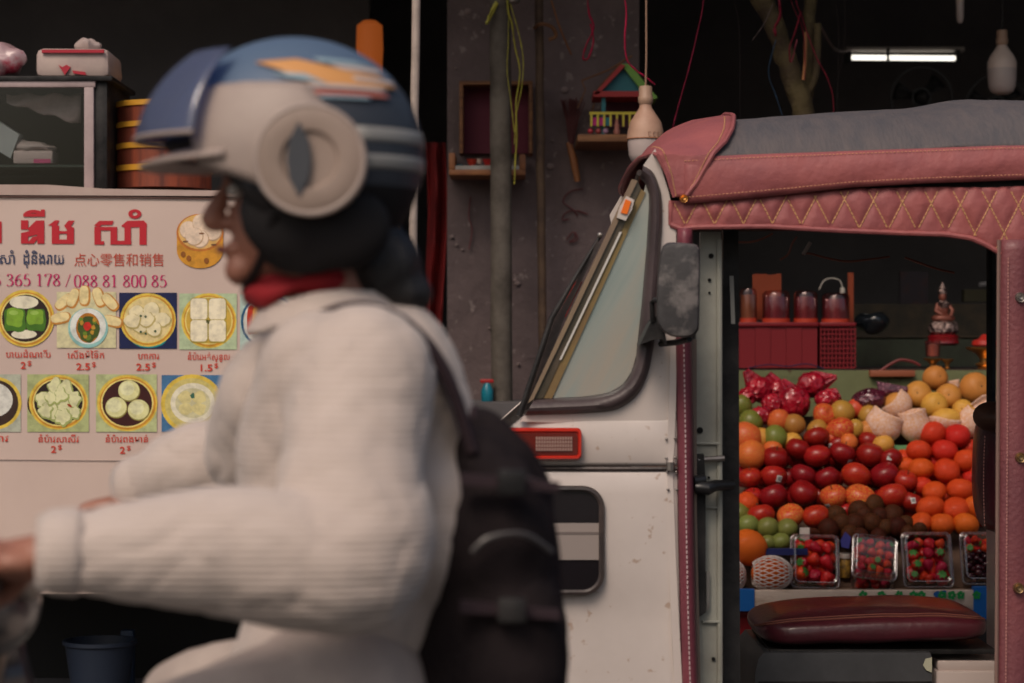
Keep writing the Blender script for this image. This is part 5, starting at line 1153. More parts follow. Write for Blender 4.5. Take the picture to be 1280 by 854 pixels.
def fruit(kind, px, py, d, label, group, name, dy=0.0, rot=None, stk=None, cat='fruit', sx=1.0, sz=1.0, stem=False):
    Y = YH(py)+dy; r = d/2/F*Y*1.10
    o = bpy.data.objects.new(name, FMESH[kind]); COL.objects.link(o); o.location = P(px, py, Y)
    q_ = random.Random(int(px*7+py*13)); r *= q_.uniform(.97, 1.05); o.scale = (r*sx*q_.uniform(.97, 1.04), r*min(sx, sz, 1.0), r*sz*q_.uniform(.94, 1.03))
    rr = random.Random(int(px*31+py)); 
    o.rotation_euler = rot if rot else (rr.uniform(-.5, .5), rr.uniform(-.5, .5), rr.uniform(0, 6.28))
    if stk:
        s = bpy.data.objects.new('sticker', STK); COL.objects.link(s); s.parent = o
        q = Vector((stk[0]-px, 0, -(stk[1]-py)))/(d/2); q.x = max(-.8, min(.8, q.x)); q.z = max(-.8, min(.8, q.z))
        az = math.asin(q.x); el = math.asin(q.z)
        M = o.rotation_euler.to_matrix().inverted()@(Matrix.Rotation(az, 3, 'Z')@Matrix.Rotation(-el, 3, 'X')@Matrix.Rotation(rr.uniform(-.4, .4), 3, 'Y'))
        s.matrix_local = M.to_4x4()@Matrix.Diagonal((1, 1, 1, 1))
    if stem:
        s = bpy.data.objects.new('stem', STEM); COL.objects.link(s); s.parent = o
    tag(o, label, cat, group); return o
ORD = ['leftmost', 'second from the left', 'third from the left', 'fourth from the left', 'fifth from the left', 'sixth from the left', 'seventh from the left', 'eighth from the left']
rows_ = [('top row', [('dark', 1021, 547, 30), ('dark', 1048, 555, 26, .03, (1038, 557)), ('dark', 1086, 553, 27, .03)]),
 ('second row', [('dark', 969, 573, 30), ('dark', 997, 561, 29), ('red', 1021.5, 570, 31), ('dark', 1053, 567, 31, 0, (1062, 577)), ('dark', 1088, 569, 32), ('dark', 1113, 574, 28, 0, (1109.6, 571))]),
 ('third row', [('red', 938, 597, 29), ('red', 967, 596, 32, 0, (972, 598)), ('dark', 1004, 594, 30), ('dark', 1034, 598, 31), ('red', 1070, 595, 32), ('dark', 1105.5, 594, 35), ('red', 1132, 601, 29)]),
 ('fourth row', [('red', 942, 620, 22, .03), ('dark', 967, 621, 34), ('dark', 1004, 617, 34), ('blush', 1042, 621, 32, 0, (1032, 632)), ('blush', 1075, 622, 35), ('red', 1115, 621, 36), ('dark', 1139, 628, 27, .01, (1139, 625))]),
 ('bottom row', [('red', 951, 645, 33), ('blush', 988, 645, 31, 0, (984, 651)), ('red', 1020, 646, 31), ('red', 1056, 640, 24, .04)])]
for rn, lst in rows_:
    for i, q in enumerate(lst):
        kd, px, py, d = q[:4]; dy = q[4] if len(q) > 4 else 0; sk = q[5] if len(q) > 5 else None
        adj = {'dark': 'glossy dark red apple', 'red': 'bright red apple', 'blush': 'yellow blushed red apple'}[kd]
        fruit(kd, px, py, d, '%s%s, %s, %s of the heap' % (adj, ' with sticker' if sk else '', ORD[i] if i < len(lst)-1 else 'rightmost', rn), 'apples heaped on the stall', 'apple', dy, stk=sk, stem=(i % 3 == 0), sz=.95)
orow = [('top row', [('tang', 1166, 542, 31), ('tang', 1196.5, 545, 32)]),
 ('second row', [('tang', 1129, 572, 22, .05), ('tang', 1148.6, 563.6, 30), ('tang', 1181, 564, 31), ('tang', 1212, 560, 24, .05)]),
 ('third row', [('orange', 1133, 583, 22, .03), ('orange', 1151.6, 586, 31), ('tang', 1166, 578, 20, .06), ('orange', 1183, 589, 32), ('tang', 1208, 576, 31), ('tang', 1223, 589, 24, .02)]),
 ('fourth row', [('tang', 1153, 608, 26, .03), ('orange', 1168, 615, 29), ('tang', 1182, 606, 24, .06), ('orange', 1201, 613, 32), ('tang', 1215, 600, 24, .05), ('tang', 1226, 612, 22, .03)]),
 ('fifth row', [('orange', 1163, 635, 33), ('orange', 1195, 637, 32), ('orange', 1219, 635, 30)]),
 ('bottom row', [('orange', 1151, 654, 27), ('orange', 1177.5, 656, 30), ('orange', 1207, 656, 30)])]
for rn, lst in orow:
    for i, q in enumerate(lst):
        kd, px, py, d = q[:4]; dy = q[4] if len(q) > 4 else 0
        fruit(kd, px, py, d, '%s, %s in the %s of the orange pile' % ({'tang': 'deep red orange citrus', 'orange': 'bright orange citrus'}[kd], ORD[i] if i < len(lst)-1 else 'rightmost', rn), 'oranges piled at the right', 'orange', dy, sz=.97)
mixed = [('green', 927, 507, 23, 'green mango cut by the black post, below the red foil'), ('green', 938, 527, 28, 'dark green mango above the round orange fruit'), ('peach', 973.5, 526, 26, 'orange red fruit with a dark spot under the foil wraps'),
 ('olive', 992, 531, 24, 'brownish fruit between the orange red fruit and the dimpled apple'), ('green', 969, 547, 28, 'green mango with a hollow left of the top apples'), ('peach', 932, 547, 34, 'large red and orange mango beside the black post'),
 ('pear', 950, 549, 28, 'yellow orange fruit peeping behind the large mango'), ('olive', 1022, 538, 24, 'olive orange fruit behind the top apples'), ('pear', 990, 553, 24, 'yellow fruit edge left of the topmost apple'),
 ('peach', 966, 564, 24, 'dull orange fruit edge above the leftmost second row apple'), ('blush', 1030.5, 519, 28, 'yellow red apple with its dimple facing out, by the foil wrap'), ('olive', 1053, 515.5, 29, 'olive yellow mango right of the dimpled apple'),
 ('peach', 1069, 511, 22, 'orange fruit tucked behind the olive yellow mango'), ('olive', 1086, 519, 24, 'dull olive fruit behind the foam sleeves'), ('blush', 1050, 538, 32, 'large pink and yellow peach above the top apples'),
 ('olive', 1069, 536, 22, 'olive fruit between the peach and the yellow pear'), ('pear', 1085.5, 539, 27, 'yellow pear with a red edge left of the foam sleeves'), ('pear', 1104, 556, 25, 'yellow pear with a dark dot above the right end apple'), ('peach', 1061, 553, 20, 'small orange fruit under the large peach'),
 ('peach', 939, 569, 35, 'round orange fruit beside the black post above the apples'), ('orange', 934, 628, 25, 'orange tucked against the black post among the apples'), ('peach', 1040, 548, 18, 'orange sliver of fruit between two top apples'), ('green', 925, 642, 24, 'green fruit edge just above the limes at the post')]
for i, (kd, px, py, d, lb) in enumerate(mixed):
    fruit(kd, px, py, d, lb, 'mixed fruit at the upper left', {'green': 'mango', 'pear': 'pear', 'blush': 'apple'}.get(kd, 'round_fruit'), .02 if 'behind' in lb or 'edge' in lb or 'sliver' in lb else 0, sz=1.0, rot=(1.2, .2, i*1.3) if 'dimple' in lb else None, stem='dot' in lb)
for px, py, d, lb in ((1169, 473, 30, 'topmost golden pear with a dark navel, at the peak of the pile'), (1147.6, 494, 32, 'golden pear above the leftmost foam sleeve'), (1185.6, 496, 30, 'plain golden pear right below the topmost one'), (1168, 507, 31, 'golden pear half sunk in the front foam sleeve'), (1219, 486, 38, 'largest golden pear at the right of the pile'), (1203.6, 513, 25, 'small orange pear with a dark eye beside the foam')):
    o = fruit('pear', px, py, d, lb, 'golden pears', 'pear', rot=(1.35, .3*sin(px), .3*cos(px)))
    e = MB(); e.ell((0, 0, .80), (.09, .09, .05), 10, 6); e = bpy.data.objects.new('eye', e.mesh('eye', mat('stem_brown', (.09, .05, .02), .8))); COL.objects.link(e); e.parent = o
for i, (px, py, d) in enumerate(((935, 657, 26), (960, 660, 25), (984, 661, 25), (960, 679, 21), (976, 678, 23))):
    fruit('lime', px, py, d, 'pale green lime, %s' % ['leftmost of the upper row against the post', 'middle of the upper row', 'rightmost of the upper row beside the card', 'left one of the lower row', 'right one of the lower row beside the punnet'][i], 'limes beside the large orange', 'lime', stem=(i % 2 == 1))
brs = [(1045, 646, 25), (1036, 662, 24), (1052, 655, 24), (1073, 639, 25), (1068, 656, 26), (1092, 633, 25), (1090, 655, 24), (1116, 645, 25), (1107, 660, 19), (1122, 660, 23), (1080, 645, 22), (1100, 646, 22), (1133, 655, 19), (1150, 661, 18), (1062, 668, 20), (1134, 667, 18), (1075, 671, 20), (1098, 671, 20)]
for i, (px, py, d) in enumerate(brs):
    w_ = 'upper' if py < 650 else ('middle' if py < 666 else 'lowest')
    same = sorted([b_[0] for b_ in brs if ('upper' if b_[1] < 650 else ('middle' if b_[1] < 666 else 'lowest')) == w_]); k_ = same.index(px)
    fruit('brown', px, py, d, 'dark brown round fruit, %s of the %s layer in the brown pile' % (ORD[k_] if k_ < 8 else 'rightmost', w_), 'dark brown fruit piled in the middle', 'brown_fruit', sz=1.0, dy=.0, sx=.98)
fruit('brown', 1016, 665, 16, 'long dark green cucumber shaped fruit lying before the white card', 'dark brown fruit piled in the middle', 'dark_fruit', sx=1.35, sz=.6, rot=(0, .2, 0))
fruit('orange', 935, 685, 47, 'very large orange grapefruit with a green speck, against the black post', 'big citrus', 'grapefruit', dy=-.03)
# filler fruit under the visible layer so that no empty tray shows through the gaps
k = 0
for gy in range(570, 665, 24):
    for gx in range(930, 1240, 27):
        k += 1; x = gx+(13 if (gy//24) % 2 else 0); 
        if 1110 < x < 1145 and gy < 590: continue
        kd = 'dark' if x < 1140 else 'tang'
        if x < 1140 and gy > 640: continue
        rr_ = ('first', 'second', 'third', 'fourth', 'fifth')[(gy-570)//24]
        o = fruit(kd, x, gy+4, 30, ('dim red apple in the gap, %s, behind the %s row' if kd == 'dark' else 'dim orange in the gap, %s, behind the %s row') % (ORD[((gx-930)//27) % 8], ('second', 'third', 'fourth', 'fifth', 'last')[(gy-570)//24]), 'apples under the front layer' if kd == 'dark' else 'oranges under the front layer', 'apple' if kd == 'dark' else 'orange', dy=.095)
# foam sleeves
M_FOAM = mat('foam_sleeve', (.70, .50, .42), .8, col2=(.66, .36, .20), scale=130, thr=(.4, .6), bump=.25, bscale=200)
def sleeve(px, py, w, h, rot, label, open_=.5, kd='pear'):
    Y = YH(py)-.005; k = Y/F
    t = thing('foam_wrapped_pear', P(px, py, Y), label, 'pear', 'pears in foam sleeves')
    rx, rz = w/2*k, h/2*k; Rm = Matrix.Rotation(rot, 3, 'Y')
    b = MB(); b.ell(P(px, py, Y), (rx*.86, rx*.8, rz*.86), 16, 10); b.build('fruit', FM[kd], t)
    b = MB()
    def f(u, v):
        a = 2*pi*u; th = lerp(.02, pi*(.5+open_*.5), v); r = sin(min(th, pi*.62)); z = -cos(th)
        fl = max(0, v-.7)/.3
        p = Vector((cos(a)*rx*(r*(1+.04*fl*sin(a*4+px))), sin(a)*rx*.85*r, z*rz*1.05+fl*.003*sin(a*3+py)))
        return P(px, py, Y)+Rm@p
    b.grid(f, 32, 12); b.noise(.0012, 30); b.build('foam_sleeve', M_FOAM, t, solid=.0025)
sleeve(1121, 506, 38, 36, -.8, 'pear in a pale foam sleeve, upper left of the sleeves', .35)
sleeve(1104, 532, 46, 38, .5, 'pear in a pale foam sleeve, lower left of the sleeves', .6)
sleeve(1143, 532, 38, 40, -.2, 'pear in a pale foam sleeve, leaning in the middle', .7)
sleeve(1183, 524, 46, 32, .1, 'pear in an open foam sleeve just above the oranges', .05)
sleeve(1214, 527, 34, 42, .7, 'pear in a foam sleeve at the right, beside the backrest', .4)
b = MB(); b.grid(lambda u, v: P(lerp(1210, 1246, u), lerp(512, 495, u)+lerp(-9, 9, v)*(1-.6*abs(2*u-1)), YH(500)-.05+.01*sin(v*4)), 10, 6); simple('foam_sleeve', b, M_FOAM, 'loose curled foam sleeve in front of the largest pear', 'foam sleeve', solid=.003)
b = MB(); b.grid(lambda u, v: P(lerp(1182, 1199, u), lerp(486, 474, v)*1.0+3*(1-u)*v, YH(480)+.03), 5, 4); simple('foam_sleeve', b, M_FOAM, 'scrap of foam sleeve poking up behind the pears', 'foam sleeve', solid=.003)
# netted oranges
def netted(px, py, w, h, label):
    Y = 6.44; k = Y/F; rx, rz = w/2*k, h/2*k; c = P(px, py, Y)
    t = thing('netted_orange', c-Vector((0, 0, rz)), label, 'orange', 'oranges in white foam nets')
    b = MB(); b.ell(c, (rx*.9, rx*.85, rz*.92), 20, 12); b.build('fruit', FM['orange'], t)
    b = MB(); N = 22
    for s_ in (1, -1):
        for i in range(N):
            pts = []
            for j in range(15):
                th = .25+j/14*(pi*.72); a = 2*pi*i/N+s_*(j/14)*1.1
                p = Vector((cos(th)*rx*1.03, sin(th)*cos(a)*rx*.97, sin(th)*sin(a)*rz*1.03))
                pts.append(c+p)
            b.tube(pts, .0016, 5, caps=False)
    b.build('foam_net', mat('white_foam_net', (.62, .56, .53), .7), t, kind='stuff')
netted(963, 717, 54, 43, 'orange in a white foam net, in front of the large grapefruit')
netted(915, 720, 34, 40, 'orange in a white foam net, half hidden by the black post')
# foil wrapped fruit
M_FOIL = mat('red_foil', (.40, .005, .022), .3, metal=.1, col2=(.16, .002, .012), scale=22, coat=.8, bump=.9, bscale=50, spec=.3)
M_FOILP = mat('plum_foil', (.11, .01, .03), .2, metal=.3, col2=(.05, .006, .02), scale=16, coat=1.0, bump=1.0, bscale=70)
def foil(px, py, w, h, tail, label, m=None, seed=1):
    Y = YH(py); k = Y/F; c = P(px, py, Y)
    b = MB(); bm = b.bm; bmesh.ops.create_icosphere(bm, subdivisions=4, radius=1)
    for v in bm.verts: v.co = Vector((v.co.x*w/2*k, v.co.y*w/2*k*.8, v.co.z*h/2*k))
    bm.normal_update()
    for v in bm.verts:
        q = v.co*55+Vector((seed*5, 0, 0)); d = abs(noise.noise(q))*.010+abs(noise.noise(q*2.3))*.005; v.co += v.normal*(-d+.006)
    bmesh.ops.translate(bm, verts=bm.verts[:], vec=c)
    if tail:
        e = P(tail[0], tail[1], Y); n = 8
        def f(u, v):
            s = lerp(.25, 1, v); ww = lerp(w*.36, tail[2], v)*k; a = 2*pi*u
            p = c.lerp(e, s); d = (e-c).normalized(); o = Vector((-d.z, 0, d.x))
            return p+o*cos(a)*ww*(1+.35*sin(a*4+seed))+Vector((0, 1, 0))*sin(a)*ww*.45*(1+.3*sin(a*5))
        b.grid(f, 28, n)
    return simple('wrapped_fruit', b, m or M_FOIL, label, 'fruit', 'fruit wrapped in shiny film')
foil(993, 503, 38, 42, (977, 475, 3), 'biggest red film wrapped fruit in the middle of the wraps', seed=1)
foil(1014, 481, 34, 30, (1046, 471, 2), 'red film wrapped fruit with its tail pointing right', seed=2)
foil(1034, 500, 30, 22, (1049, 492, 6), 'flat red film wrapped fruit against the green board', seed=3)
foil(948, 487, 32, 30, (932, 463, 4), 'red film wrapped fruit with a tail at upper left', seed=4)
foil(965, 506, 26, 26, None, 'round bright red wrapped fruit in the lower middle', seed=5)
foil(934, 496, 22, 20, None, 'small red wrapped fruit beside the black post', seed=6)
foil(950, 520, 28, 22, None, 'low dark red wrapped fruit above the green mango', seed=7)
foil(975, 487, 22, 22, (958, 470, 6), 'dark red film folds between the two big wraps', seed=9)
foil(1088, 500, 44, 26, (1136, 490, 5), 'dark plum film wrapped bundle on the green board', M_FOILP, seed=8)

# punnets of berries
M_PET = clear_mat('clear_pet', (.97, .97, .98), .03, .1, (.8, .8, .8))
b = MB(); pr = [(.001, -1.25), (.2, -1.12), (.48, -.75), (.72, -.3), (.82, .1), (.78, .4), (.55, .62), (.2, .68), (.001, .66)]; b.lathe(pr, (0, 0, 0), 14); b.noise(.08, 2)
M_SB = fruit_mat('strawberry_skin', (.62, .010, .012), (.50, .006, .010), rough=.3, coat=.3, bump=.9, bscale=1.2, streak=False, rv=.25)
SBM = b.mesh('strawberry', M_SB)
b = MB()
for i in range(7):
    a = i*2*pi/7
    b.grid(lambda u, v: Vector((cos(a)*(.8*u)-sin(a)*(.24*(v-.5)*2*sin(pi*min(.98, u+.12))), sin(a)*(.8*u)+cos(a)*(.24*(v-.5)*2*sin(pi*min(.98, u+.12))), .72+.12*sin(u*3)-.1*u)), 4, 2)
CALM = b.mesh('calyx', mat('calyx_green', (.05, .20, .03), .5), fixn=False)
b = MB(); b.ell((0, 0, 0), 1, 14, 8); GRM = b.mesh('grape', fruit_mat('dark_cherry_skin', (.03, .004, .008), (.06, .006, .012), rough=.15, coat=.7, streak=False, rv=.3))
def punnet(px, py, w, h, tilt, roll, kinds, label, glabel, seed):
    Y = 6.46; k = Y/F; W2, H2, D = w/2*k, h/2*k, .045
    c = P(px, py, Y)
    t = thing('clear_punnet', c, label, 'punnet', 'clear punnets along the front board')
    t.rotation_euler = (-tilt, roll, 0)
    def ringp(s, y, r=.014, n=5):
        pts = []; w_, h_ = W2*s, H2*s
        for cx, cz, a0 in ((w_-r, h_-r, 0), (-w_+r, h_-r, pi/2), (-w_+r, -h_+r, pi), (w_-r, -h_+r, 3*pi/2)):
            for j in range(n+1): a = a0+pi/2*j/n; pts.append(Vector((cx+cos(a)*r, y, cz+sin(a)*r)))
        return pts
    def shell(name, rings, cap=True):
        b = MB(); rr = [[b.bm.verts.new(p) for p in r_] for r_ in rings]; N = len(rr[0])
        for r0, r1 in zip(rr, rr[1:]):
            for j in range(N): b.face([r0[j], r0[(j+1) % N], r1[(j+1) % N], r1[j]])
        if cap: b.face(rr[-1])
        o = bpy.data.objects.new(name, b.mesh(name, M_PET)); COL.objects.link(o); o.parent = t; return o
    shell('base', [ringp(1.0, .0), ringp(.97, .004), ringp(.88, .05), ringp(.84, .055)])
    shell('lid', [ringp(1.0, -.002), ringp(.95, -.004), ringp(.9, -.022), ringp(.82, -.026), ringp(.80, -.020)])
    b = MB(); b.loop(ringp(1.0, 0), .0022, 6); b.loop(ringp(.86, -.026), .0012, 5); b.loop(ringp(1.0, -.004, .016), .0012, 5)
    o = bpy.data.objects.new('rim', b.mesh('rim', clear_mat('clear_rim', (.82, .8, .8), .16, .2))); COL.objects.link(o); o.parent = t; o['kind'] = 'stuff'
    rn = random.Random(seed); bpy.context.view_layer.update(); M = Matrix.Translation(c)@t.rotation_euler.to_matrix().to_4x4()
    for i, (kd, u, v, s, dep) in enumerate(kinds):
        q = M@Vector((u*W2*.8, dep, v*H2*.8))
        o = bpy.data.objects.new('strawberry' if kd == 's' or kd == 'c' else 'dark_cherry', SBM if kd != 'g' else GRM); COL.objects.link(o); o.location = q; o.scale = (s, s, s)
        if kd == 'c':   # calyx towards the viewer
            o.rotation_euler = (R(75)+rn.uniform(-.5, .5), rn.uniform(-.6, .6), rn.uniform(-.3, .3))
        else: o.rotation_euler = (rn.uniform(-1.2, .6), rn.uniform(-1.2, 1.2), rn.uniform(0, 6))
        if kd in 'sc' and (kd == 'c' or i % 3 == 0):
            e = bpy.data.objects.new('calyx', CALM); COL.objects.link(e); e.parent = o
        pos = ('top', 'middle', 'bottom')[0 if v > .34 else (1 if v > -.34 else 2)]+(' left', ' centre', ' right')[0 if u < -.34 else (1 if u < .34 else 2)]
        lay_ = 'front ' if dep < .01 else 'deeper '
        tag(o, lay_+(glabel[0] if kd != 'g' else 'dark cherry inside the rightmost clear punnet').replace(' inside ', ', '+pos+' in ').replace('centre', 'centre'), 'strawberry' if kd != 'g' else 'cherry', glabel[1] if kd != 'g' else 'dark cherries in the rightmost punnet')
def fill(seed, n=4, m=4, s=.0145, cal=(), cherry=False):
    rn = random.Random(seed); L = []
    for lay in (0, 1):
        for j in range(m+lay):
            for i in range(n+lay):
                u = -1+2*(i+.5)/(n+lay)+rn.uniform(-.1, .1); v = -1+2*(j+.5)/(m+lay)+rn.uniform(-.1, .1)
                kd = 'c' if (lay == 0 and (i, j) in cal) else 's'
                if cherry and v < .35: kd = 'g'
                L.append((kd, u, v, s*rn.uniform(.8, 1.15)*(.72 if kd == 'g' else 1), -.004+.02*lay+rn.uniform(-.003, .003)))
                if kd == 'g': L.append(('g', u+.2, v+rn.uniform(-.2, .2), s*.65, .004+.02*lay))
    return L
punnet(1018.5, 702, 60, 68, .35, 0.03, fill(1, 3, 3, .0215, ((0, 2),)), 'clear punnet of large strawberries, leftmost on the front board', ('strawberry inside the leftmost clear punnet', 'strawberries in the leftmost punnet'), 1)
punnet(1093, 697, 56, 58, .5, .12, fill(2, 4, 4, .0155, ((1, 0), (2, 1))), 'clear punnet of small strawberries tilted to the right, second from the left', ('small strawberry inside the second clear punnet', 'strawberries in the second punnet'), 2)
punnet(1090, 726, 52, 26, .0, .02, fill(5, 3, 1, .0155), 'shallow clear punnet under the tilted one, lowest in the row', ('strawberry inside the shallow punnet beneath the tilted punnet', 'strawberries in the lower punnet'), 5)
punnet(1159, 700, 62, 70, .35, 0, fill(3, 3, 4, .0185, ((0, 1), (2, 0), (0, 0), (2, 2))), 'clear punnet of strawberries with green tops, third from the left', ('strawberry inside the third clear punnet from the left', 'strawberries in the third punnet'), 3)
punnet(1232, 698, 62, 66, .35, 0, fill(4, 5, 5, .0145, ((0, 3),), True), 'clear punnet of dark cherries and strawberries, rightmost, beside the maroon curtain', ('strawberry inside the rightmost clear punnet', 'strawberries in the rightmost punnet'), 4)
t = thing('spice_jar', P(1056, 722, 6.5), 'small jar with a white lid and yellow print between two punnets', 'jar')
c = P(1056, 722, 6.5); b = MB(); b.lathe([(.016, 0), (.018, .004), (.018, .05), (.014, .056)], c, 16); b.build('jar_body', mat('yellow_print_jar', (.45, .26, .04), .4, col2=(.05, .03, .02), scale=60), t)
b = MB(); b.lathe([(.019, .056), (.02, .058), (.02, .07), (.001, .072)], c, 16); b.build('lid', mat('lid_white', (.6, .55, .5), .4), t)
b = MB(); b.prism([P(x, y, 6.47) for x, y in ((1051, 676), (1057, 665), (1064, 672), (1061, 686), (1052, 684))], (0, .01, 0)); simple('blue_wrapper', b, mat('violet_film', (.05, .05, .25), .4), 'small crumpled violet wrapper above the jar between the punnets', 'wrapper')

# ================================================================== RIDER, BACKPACK, SCOOTER
YR = 2.70; SR = YR/F
def Q(px, py, Y=YR): return P(px, py, Y)
def blended(name, prims, m, parent, voxel=.008, smooth=6, wrinkle=None, label=None):
    "union of ellipsoids and tapered limbs turned into ONE continuous skin"
    b = MB()
    for q in prims:
        if q[0] == 'e':
            b.ell(q[1], q[2], 20, 14, q[3] if len(q) > 3 else None)
        else:
            pts, rs = q[1], q[2]; sp = smoothpath(pts, 6); n = len(sp)
            rr = [interp([(i*6, r) for i, r in enumerate(rs)], k) for k in range(n)]
            b.tube(sp, rr, 16, flat=q[3] if len(q) > 3 else 1.0)
            b.ell(sp[0], rs[0], 14, 10); b.ell(sp[-1], rs[-1], 14, 10)
    me = b.mesh('tmp', [], smooth=False); o = bpy.data.objects.new('tmp', me); COL.objects.link(o)
    md = o.modifiers.new('r', 'REMESH'); md.mode = 'VOXEL'; md.voxel_size = voxel
    if smooth: ms = o.modifiers.new('s', 'SMOOTH'); ms.factor = .5; ms.iterations = smooth
    dg = bpy.context.evaluated_depsgraph_get(); me2 = bpy.data.meshes.new_from_object(o.evaluated_get(dg))
    bpy.data.objects.remove(o); off = wloc(parent)
    if wrinkle:
        nr = [v.normal.copy() for v in me2.vertices]
        for v, nn in zip(me2.vertices, nr): v.co += nn*wrinkle(v.co)
    for v in me2.vertices: v.co -= off
    me2.name = name; me2.materials.clear(); me2.materials.append(m); me2.polygons.foreach_set('use_smooth', [True]*len(me2.polygons))
    r = bpy.data.objects.new(name, me2); COL.objects.link(r); r.parent = parent
    if label: r['label'] = label
    return r
def rib_mat(name, col, col2, freq):
    m = mat(name, col, .85, col2=col2, scale=3, sheen=.3); n = m.node_tree.nodes; l = m.node_tree.links; b = n['Principled BSDF']
    tc = n.new('ShaderNodeTexCoord'); w = n.new('ShaderNodeTexWave'); w.bands_direction = 'Z'; w.inputs['Scale'].default_value = freq; w.inputs['Distortion'].default_value = .25; w.inputs['Detail'].default_value = 1
    l.new(tc.outputs['Object'], w.inputs['Vector']); u = n.new('ShaderNodeBump'); u.inputs['Strength'].default_value = .5; u.inputs['Distance'].default_value = .002
    l.new(w.outputs[1], u.inputs['Height']); l.new(u.outputs[0], b.inputs['Normal']); return m
M_SHIRT = rib_mat('ribbed_beige_cloth', (.56, .475, .425), (.48, .40, .355), 42)
M_TROU = mat('beige_trouser_cloth', (.46, .39, .35), .9, col2=(.38, .31, .28), scale=5, bump=.2, bscale=200)
M_SKIN = mat('tan_skin', (.34, .15, .10), .5, col2=(.29, .12, .08), scale=14)
M_HAIR = mat('black_hair', (.012, .010, .010), .5, bump=.6, bscale=220, stretch=(1, 1, .1))
rd = thing('person', (Q(430, 900).x, YR, .0), 'rider in a blue helmet and ribbed beige shirt, arms stretched to the handlebar', 'person')
hipN, hipF = Q(420, 900, 2.62)+Vector((0, .0, 0)), Q(420, 900, 2.78)
shN, shF = Q(452, 478, 2.53), Q(440, 470, 2.87)
elN, elF = Q(425, 690, 2.40), Vector((-.34, 3.0, 1.15))
wrN, wrF = Q(88, 690, 2.36), Vector((-.50, 3.05, 1.105))
neckB = Q(425, 400)
hc = Vector((-.250, YR, 1.492))
# body: head, face, neck, trunk, arms, hands, legs as one skin
prims = [('e', hc+Vector((.012, 0, .02)), (.092, .074, .10)), ('e', hc+Vector((-.022, 0, -.048)), (.066, .056, .075)), ('e', hc+Vector((-.075, 0, -.106)), (.022, .026, .02)),
         ('l', [hc+Vector((-.098, 0, -.012)), hc+Vector((-.112, 0, -.045)), hc+Vector((-.098, 0, -.05))], [.008, .014, .010]),
         ('e', hc+Vector((-.088, 0, -.082)), (.012, .024, .009)), ('e', hc+Vector((-.083, 0, .004)), (.016, .045, .01)),
         ('l', [hc+Vector((.02, 0, -.05)), hc+Vector((.035, 0, -.11)), neckB+Vector((0, 0, -.02))], [.056, .054, .066]),
         ('l', [neckB+Vector((.0, 0, -.05)), Q(445, 560), Q(440, 720), Q(425, 890)], [.09, .115, .105, .12]),
         ('l', [shN, shF], [.06, .06])]
for e_ in (-1, 1): prims.append(('e', hc+Vector((.012, e_*.078, -.03)), (.018, .01, .03)))
HB = {}
for sgn, sh, el, wr in ((-1, shN, elN, wrN), (1, shF, elF, wrF)):
    prims.append(('l', [sh, sh.lerp(el, .5), el, el.lerp(wr, .45), wr], [.055, .046, .040, .038, .026]))
    g = Vector((-.560, wr.y-.01*sgn, 1.050)); HB[sgn] = g            # grip centre (bar runs across)
    palm = g+Vector((.035, 0, .018)); prims.append(('e', palm, (.042, .042, .019)))
    prims.append(('l', [wr, palm], [.026, .024]))
    for k, (dy, rr, ln) in enumerate(((-.031, .0088, .95), (-.0105, .0093, 1.05), (.0105, .0091, 1.0), (.030, .0080, .82))):
        y = dy*(-sgn); R0 = .0275
        pts = [g+Vector((.018, y, .030))]
        for a in (.55, 1.15, 1.9, 2.75, 3.45): pts.append(g+Vector((cos(pi/2+a*ln)*R0*1.08, y, sin(pi/2+a*ln)*R0)))
        prims.append(('l', pts, [rr*1.15, rr*1.1, rr, rr, rr*.92, rr*.8]))
    prims.append(('l', [palm+Vector((.012, -sgn*.028, -.004)), g+Vector((.022, -sgn*.045, -.016)), g+Vector((.004, -sgn*.040, -.029)), g+Vector((-.014, -sgn*.034, -.026))], [.013, .0115, .010, .0085]))
kn = {-1: Vector((-.42, 2.50, .80)), 1: Vector((-.42, 2.90, .80))}; an = {-1: Vector((-.36, 2.53, .38)), 1: Vector((-.36, 2.87, .38))}
for sgn, hp in ((-1, hipN), (1, hipF)):
    k_, a_ = kn[sgn], an[sgn]
    prims.append(('l', [hp, hp.lerp(k_, .5), k_, k_.lerp(a_, .35), a_], [.082, .075, .055, .052, .036]))
body = blended('body', prims, M_SKIN, rd, .0052, 3)
# eyes, lips and brows
for sgn in (-1, 1):
    c = hc+Vector((-.079, sgn*.031, -.012)); b = MB(); b.ell(c, (.011, .013, .010), 14, 10); ey = b.build('eye', mat('eye_white', (.6, .56, .52), .2), rd)
    b = MB(); b.ell(c+Vector((-.0085, sgn*.001, 0)), (.0035, .0055, .0055), 12, 8); b.build('iris', mat('iris_dark', (.02, .01, .008), .1), ey)
    b = MB(); b.tube([c+Vector((-.004, -.014, .017)), c+Vector((-.011, 0, .021)), c+Vector((-.002, .015, .018))], .0028, 6); b.build('eyebrow', M_HAIR, rd)
b = MB(); b.tube([hc+Vector((-.094, -.022, -.082)), hc+Vector((-.102, 0, -.081)), hc+Vector((-.094, .022, -.082))], [.002, .0055, .002], 8); b.build('lips', mat('lips', (.30, .09, .07), .45), rd)
# hair at the nape
hr = blended('hair', [('e', hc+Vector((.052, 0, -.05)), (.062, .072, .075)), ('e', hc+Vector((.092, 0, -.105)), (.05, .058, .055)), ('e', hc+Vector((.115, 0, -.135)), (.04, .045, .03))], M_HAIR, rd, .006, 4, lambda p: .003*noise.noise(Vector((p.x*60, p.y*120, p.z*20))))
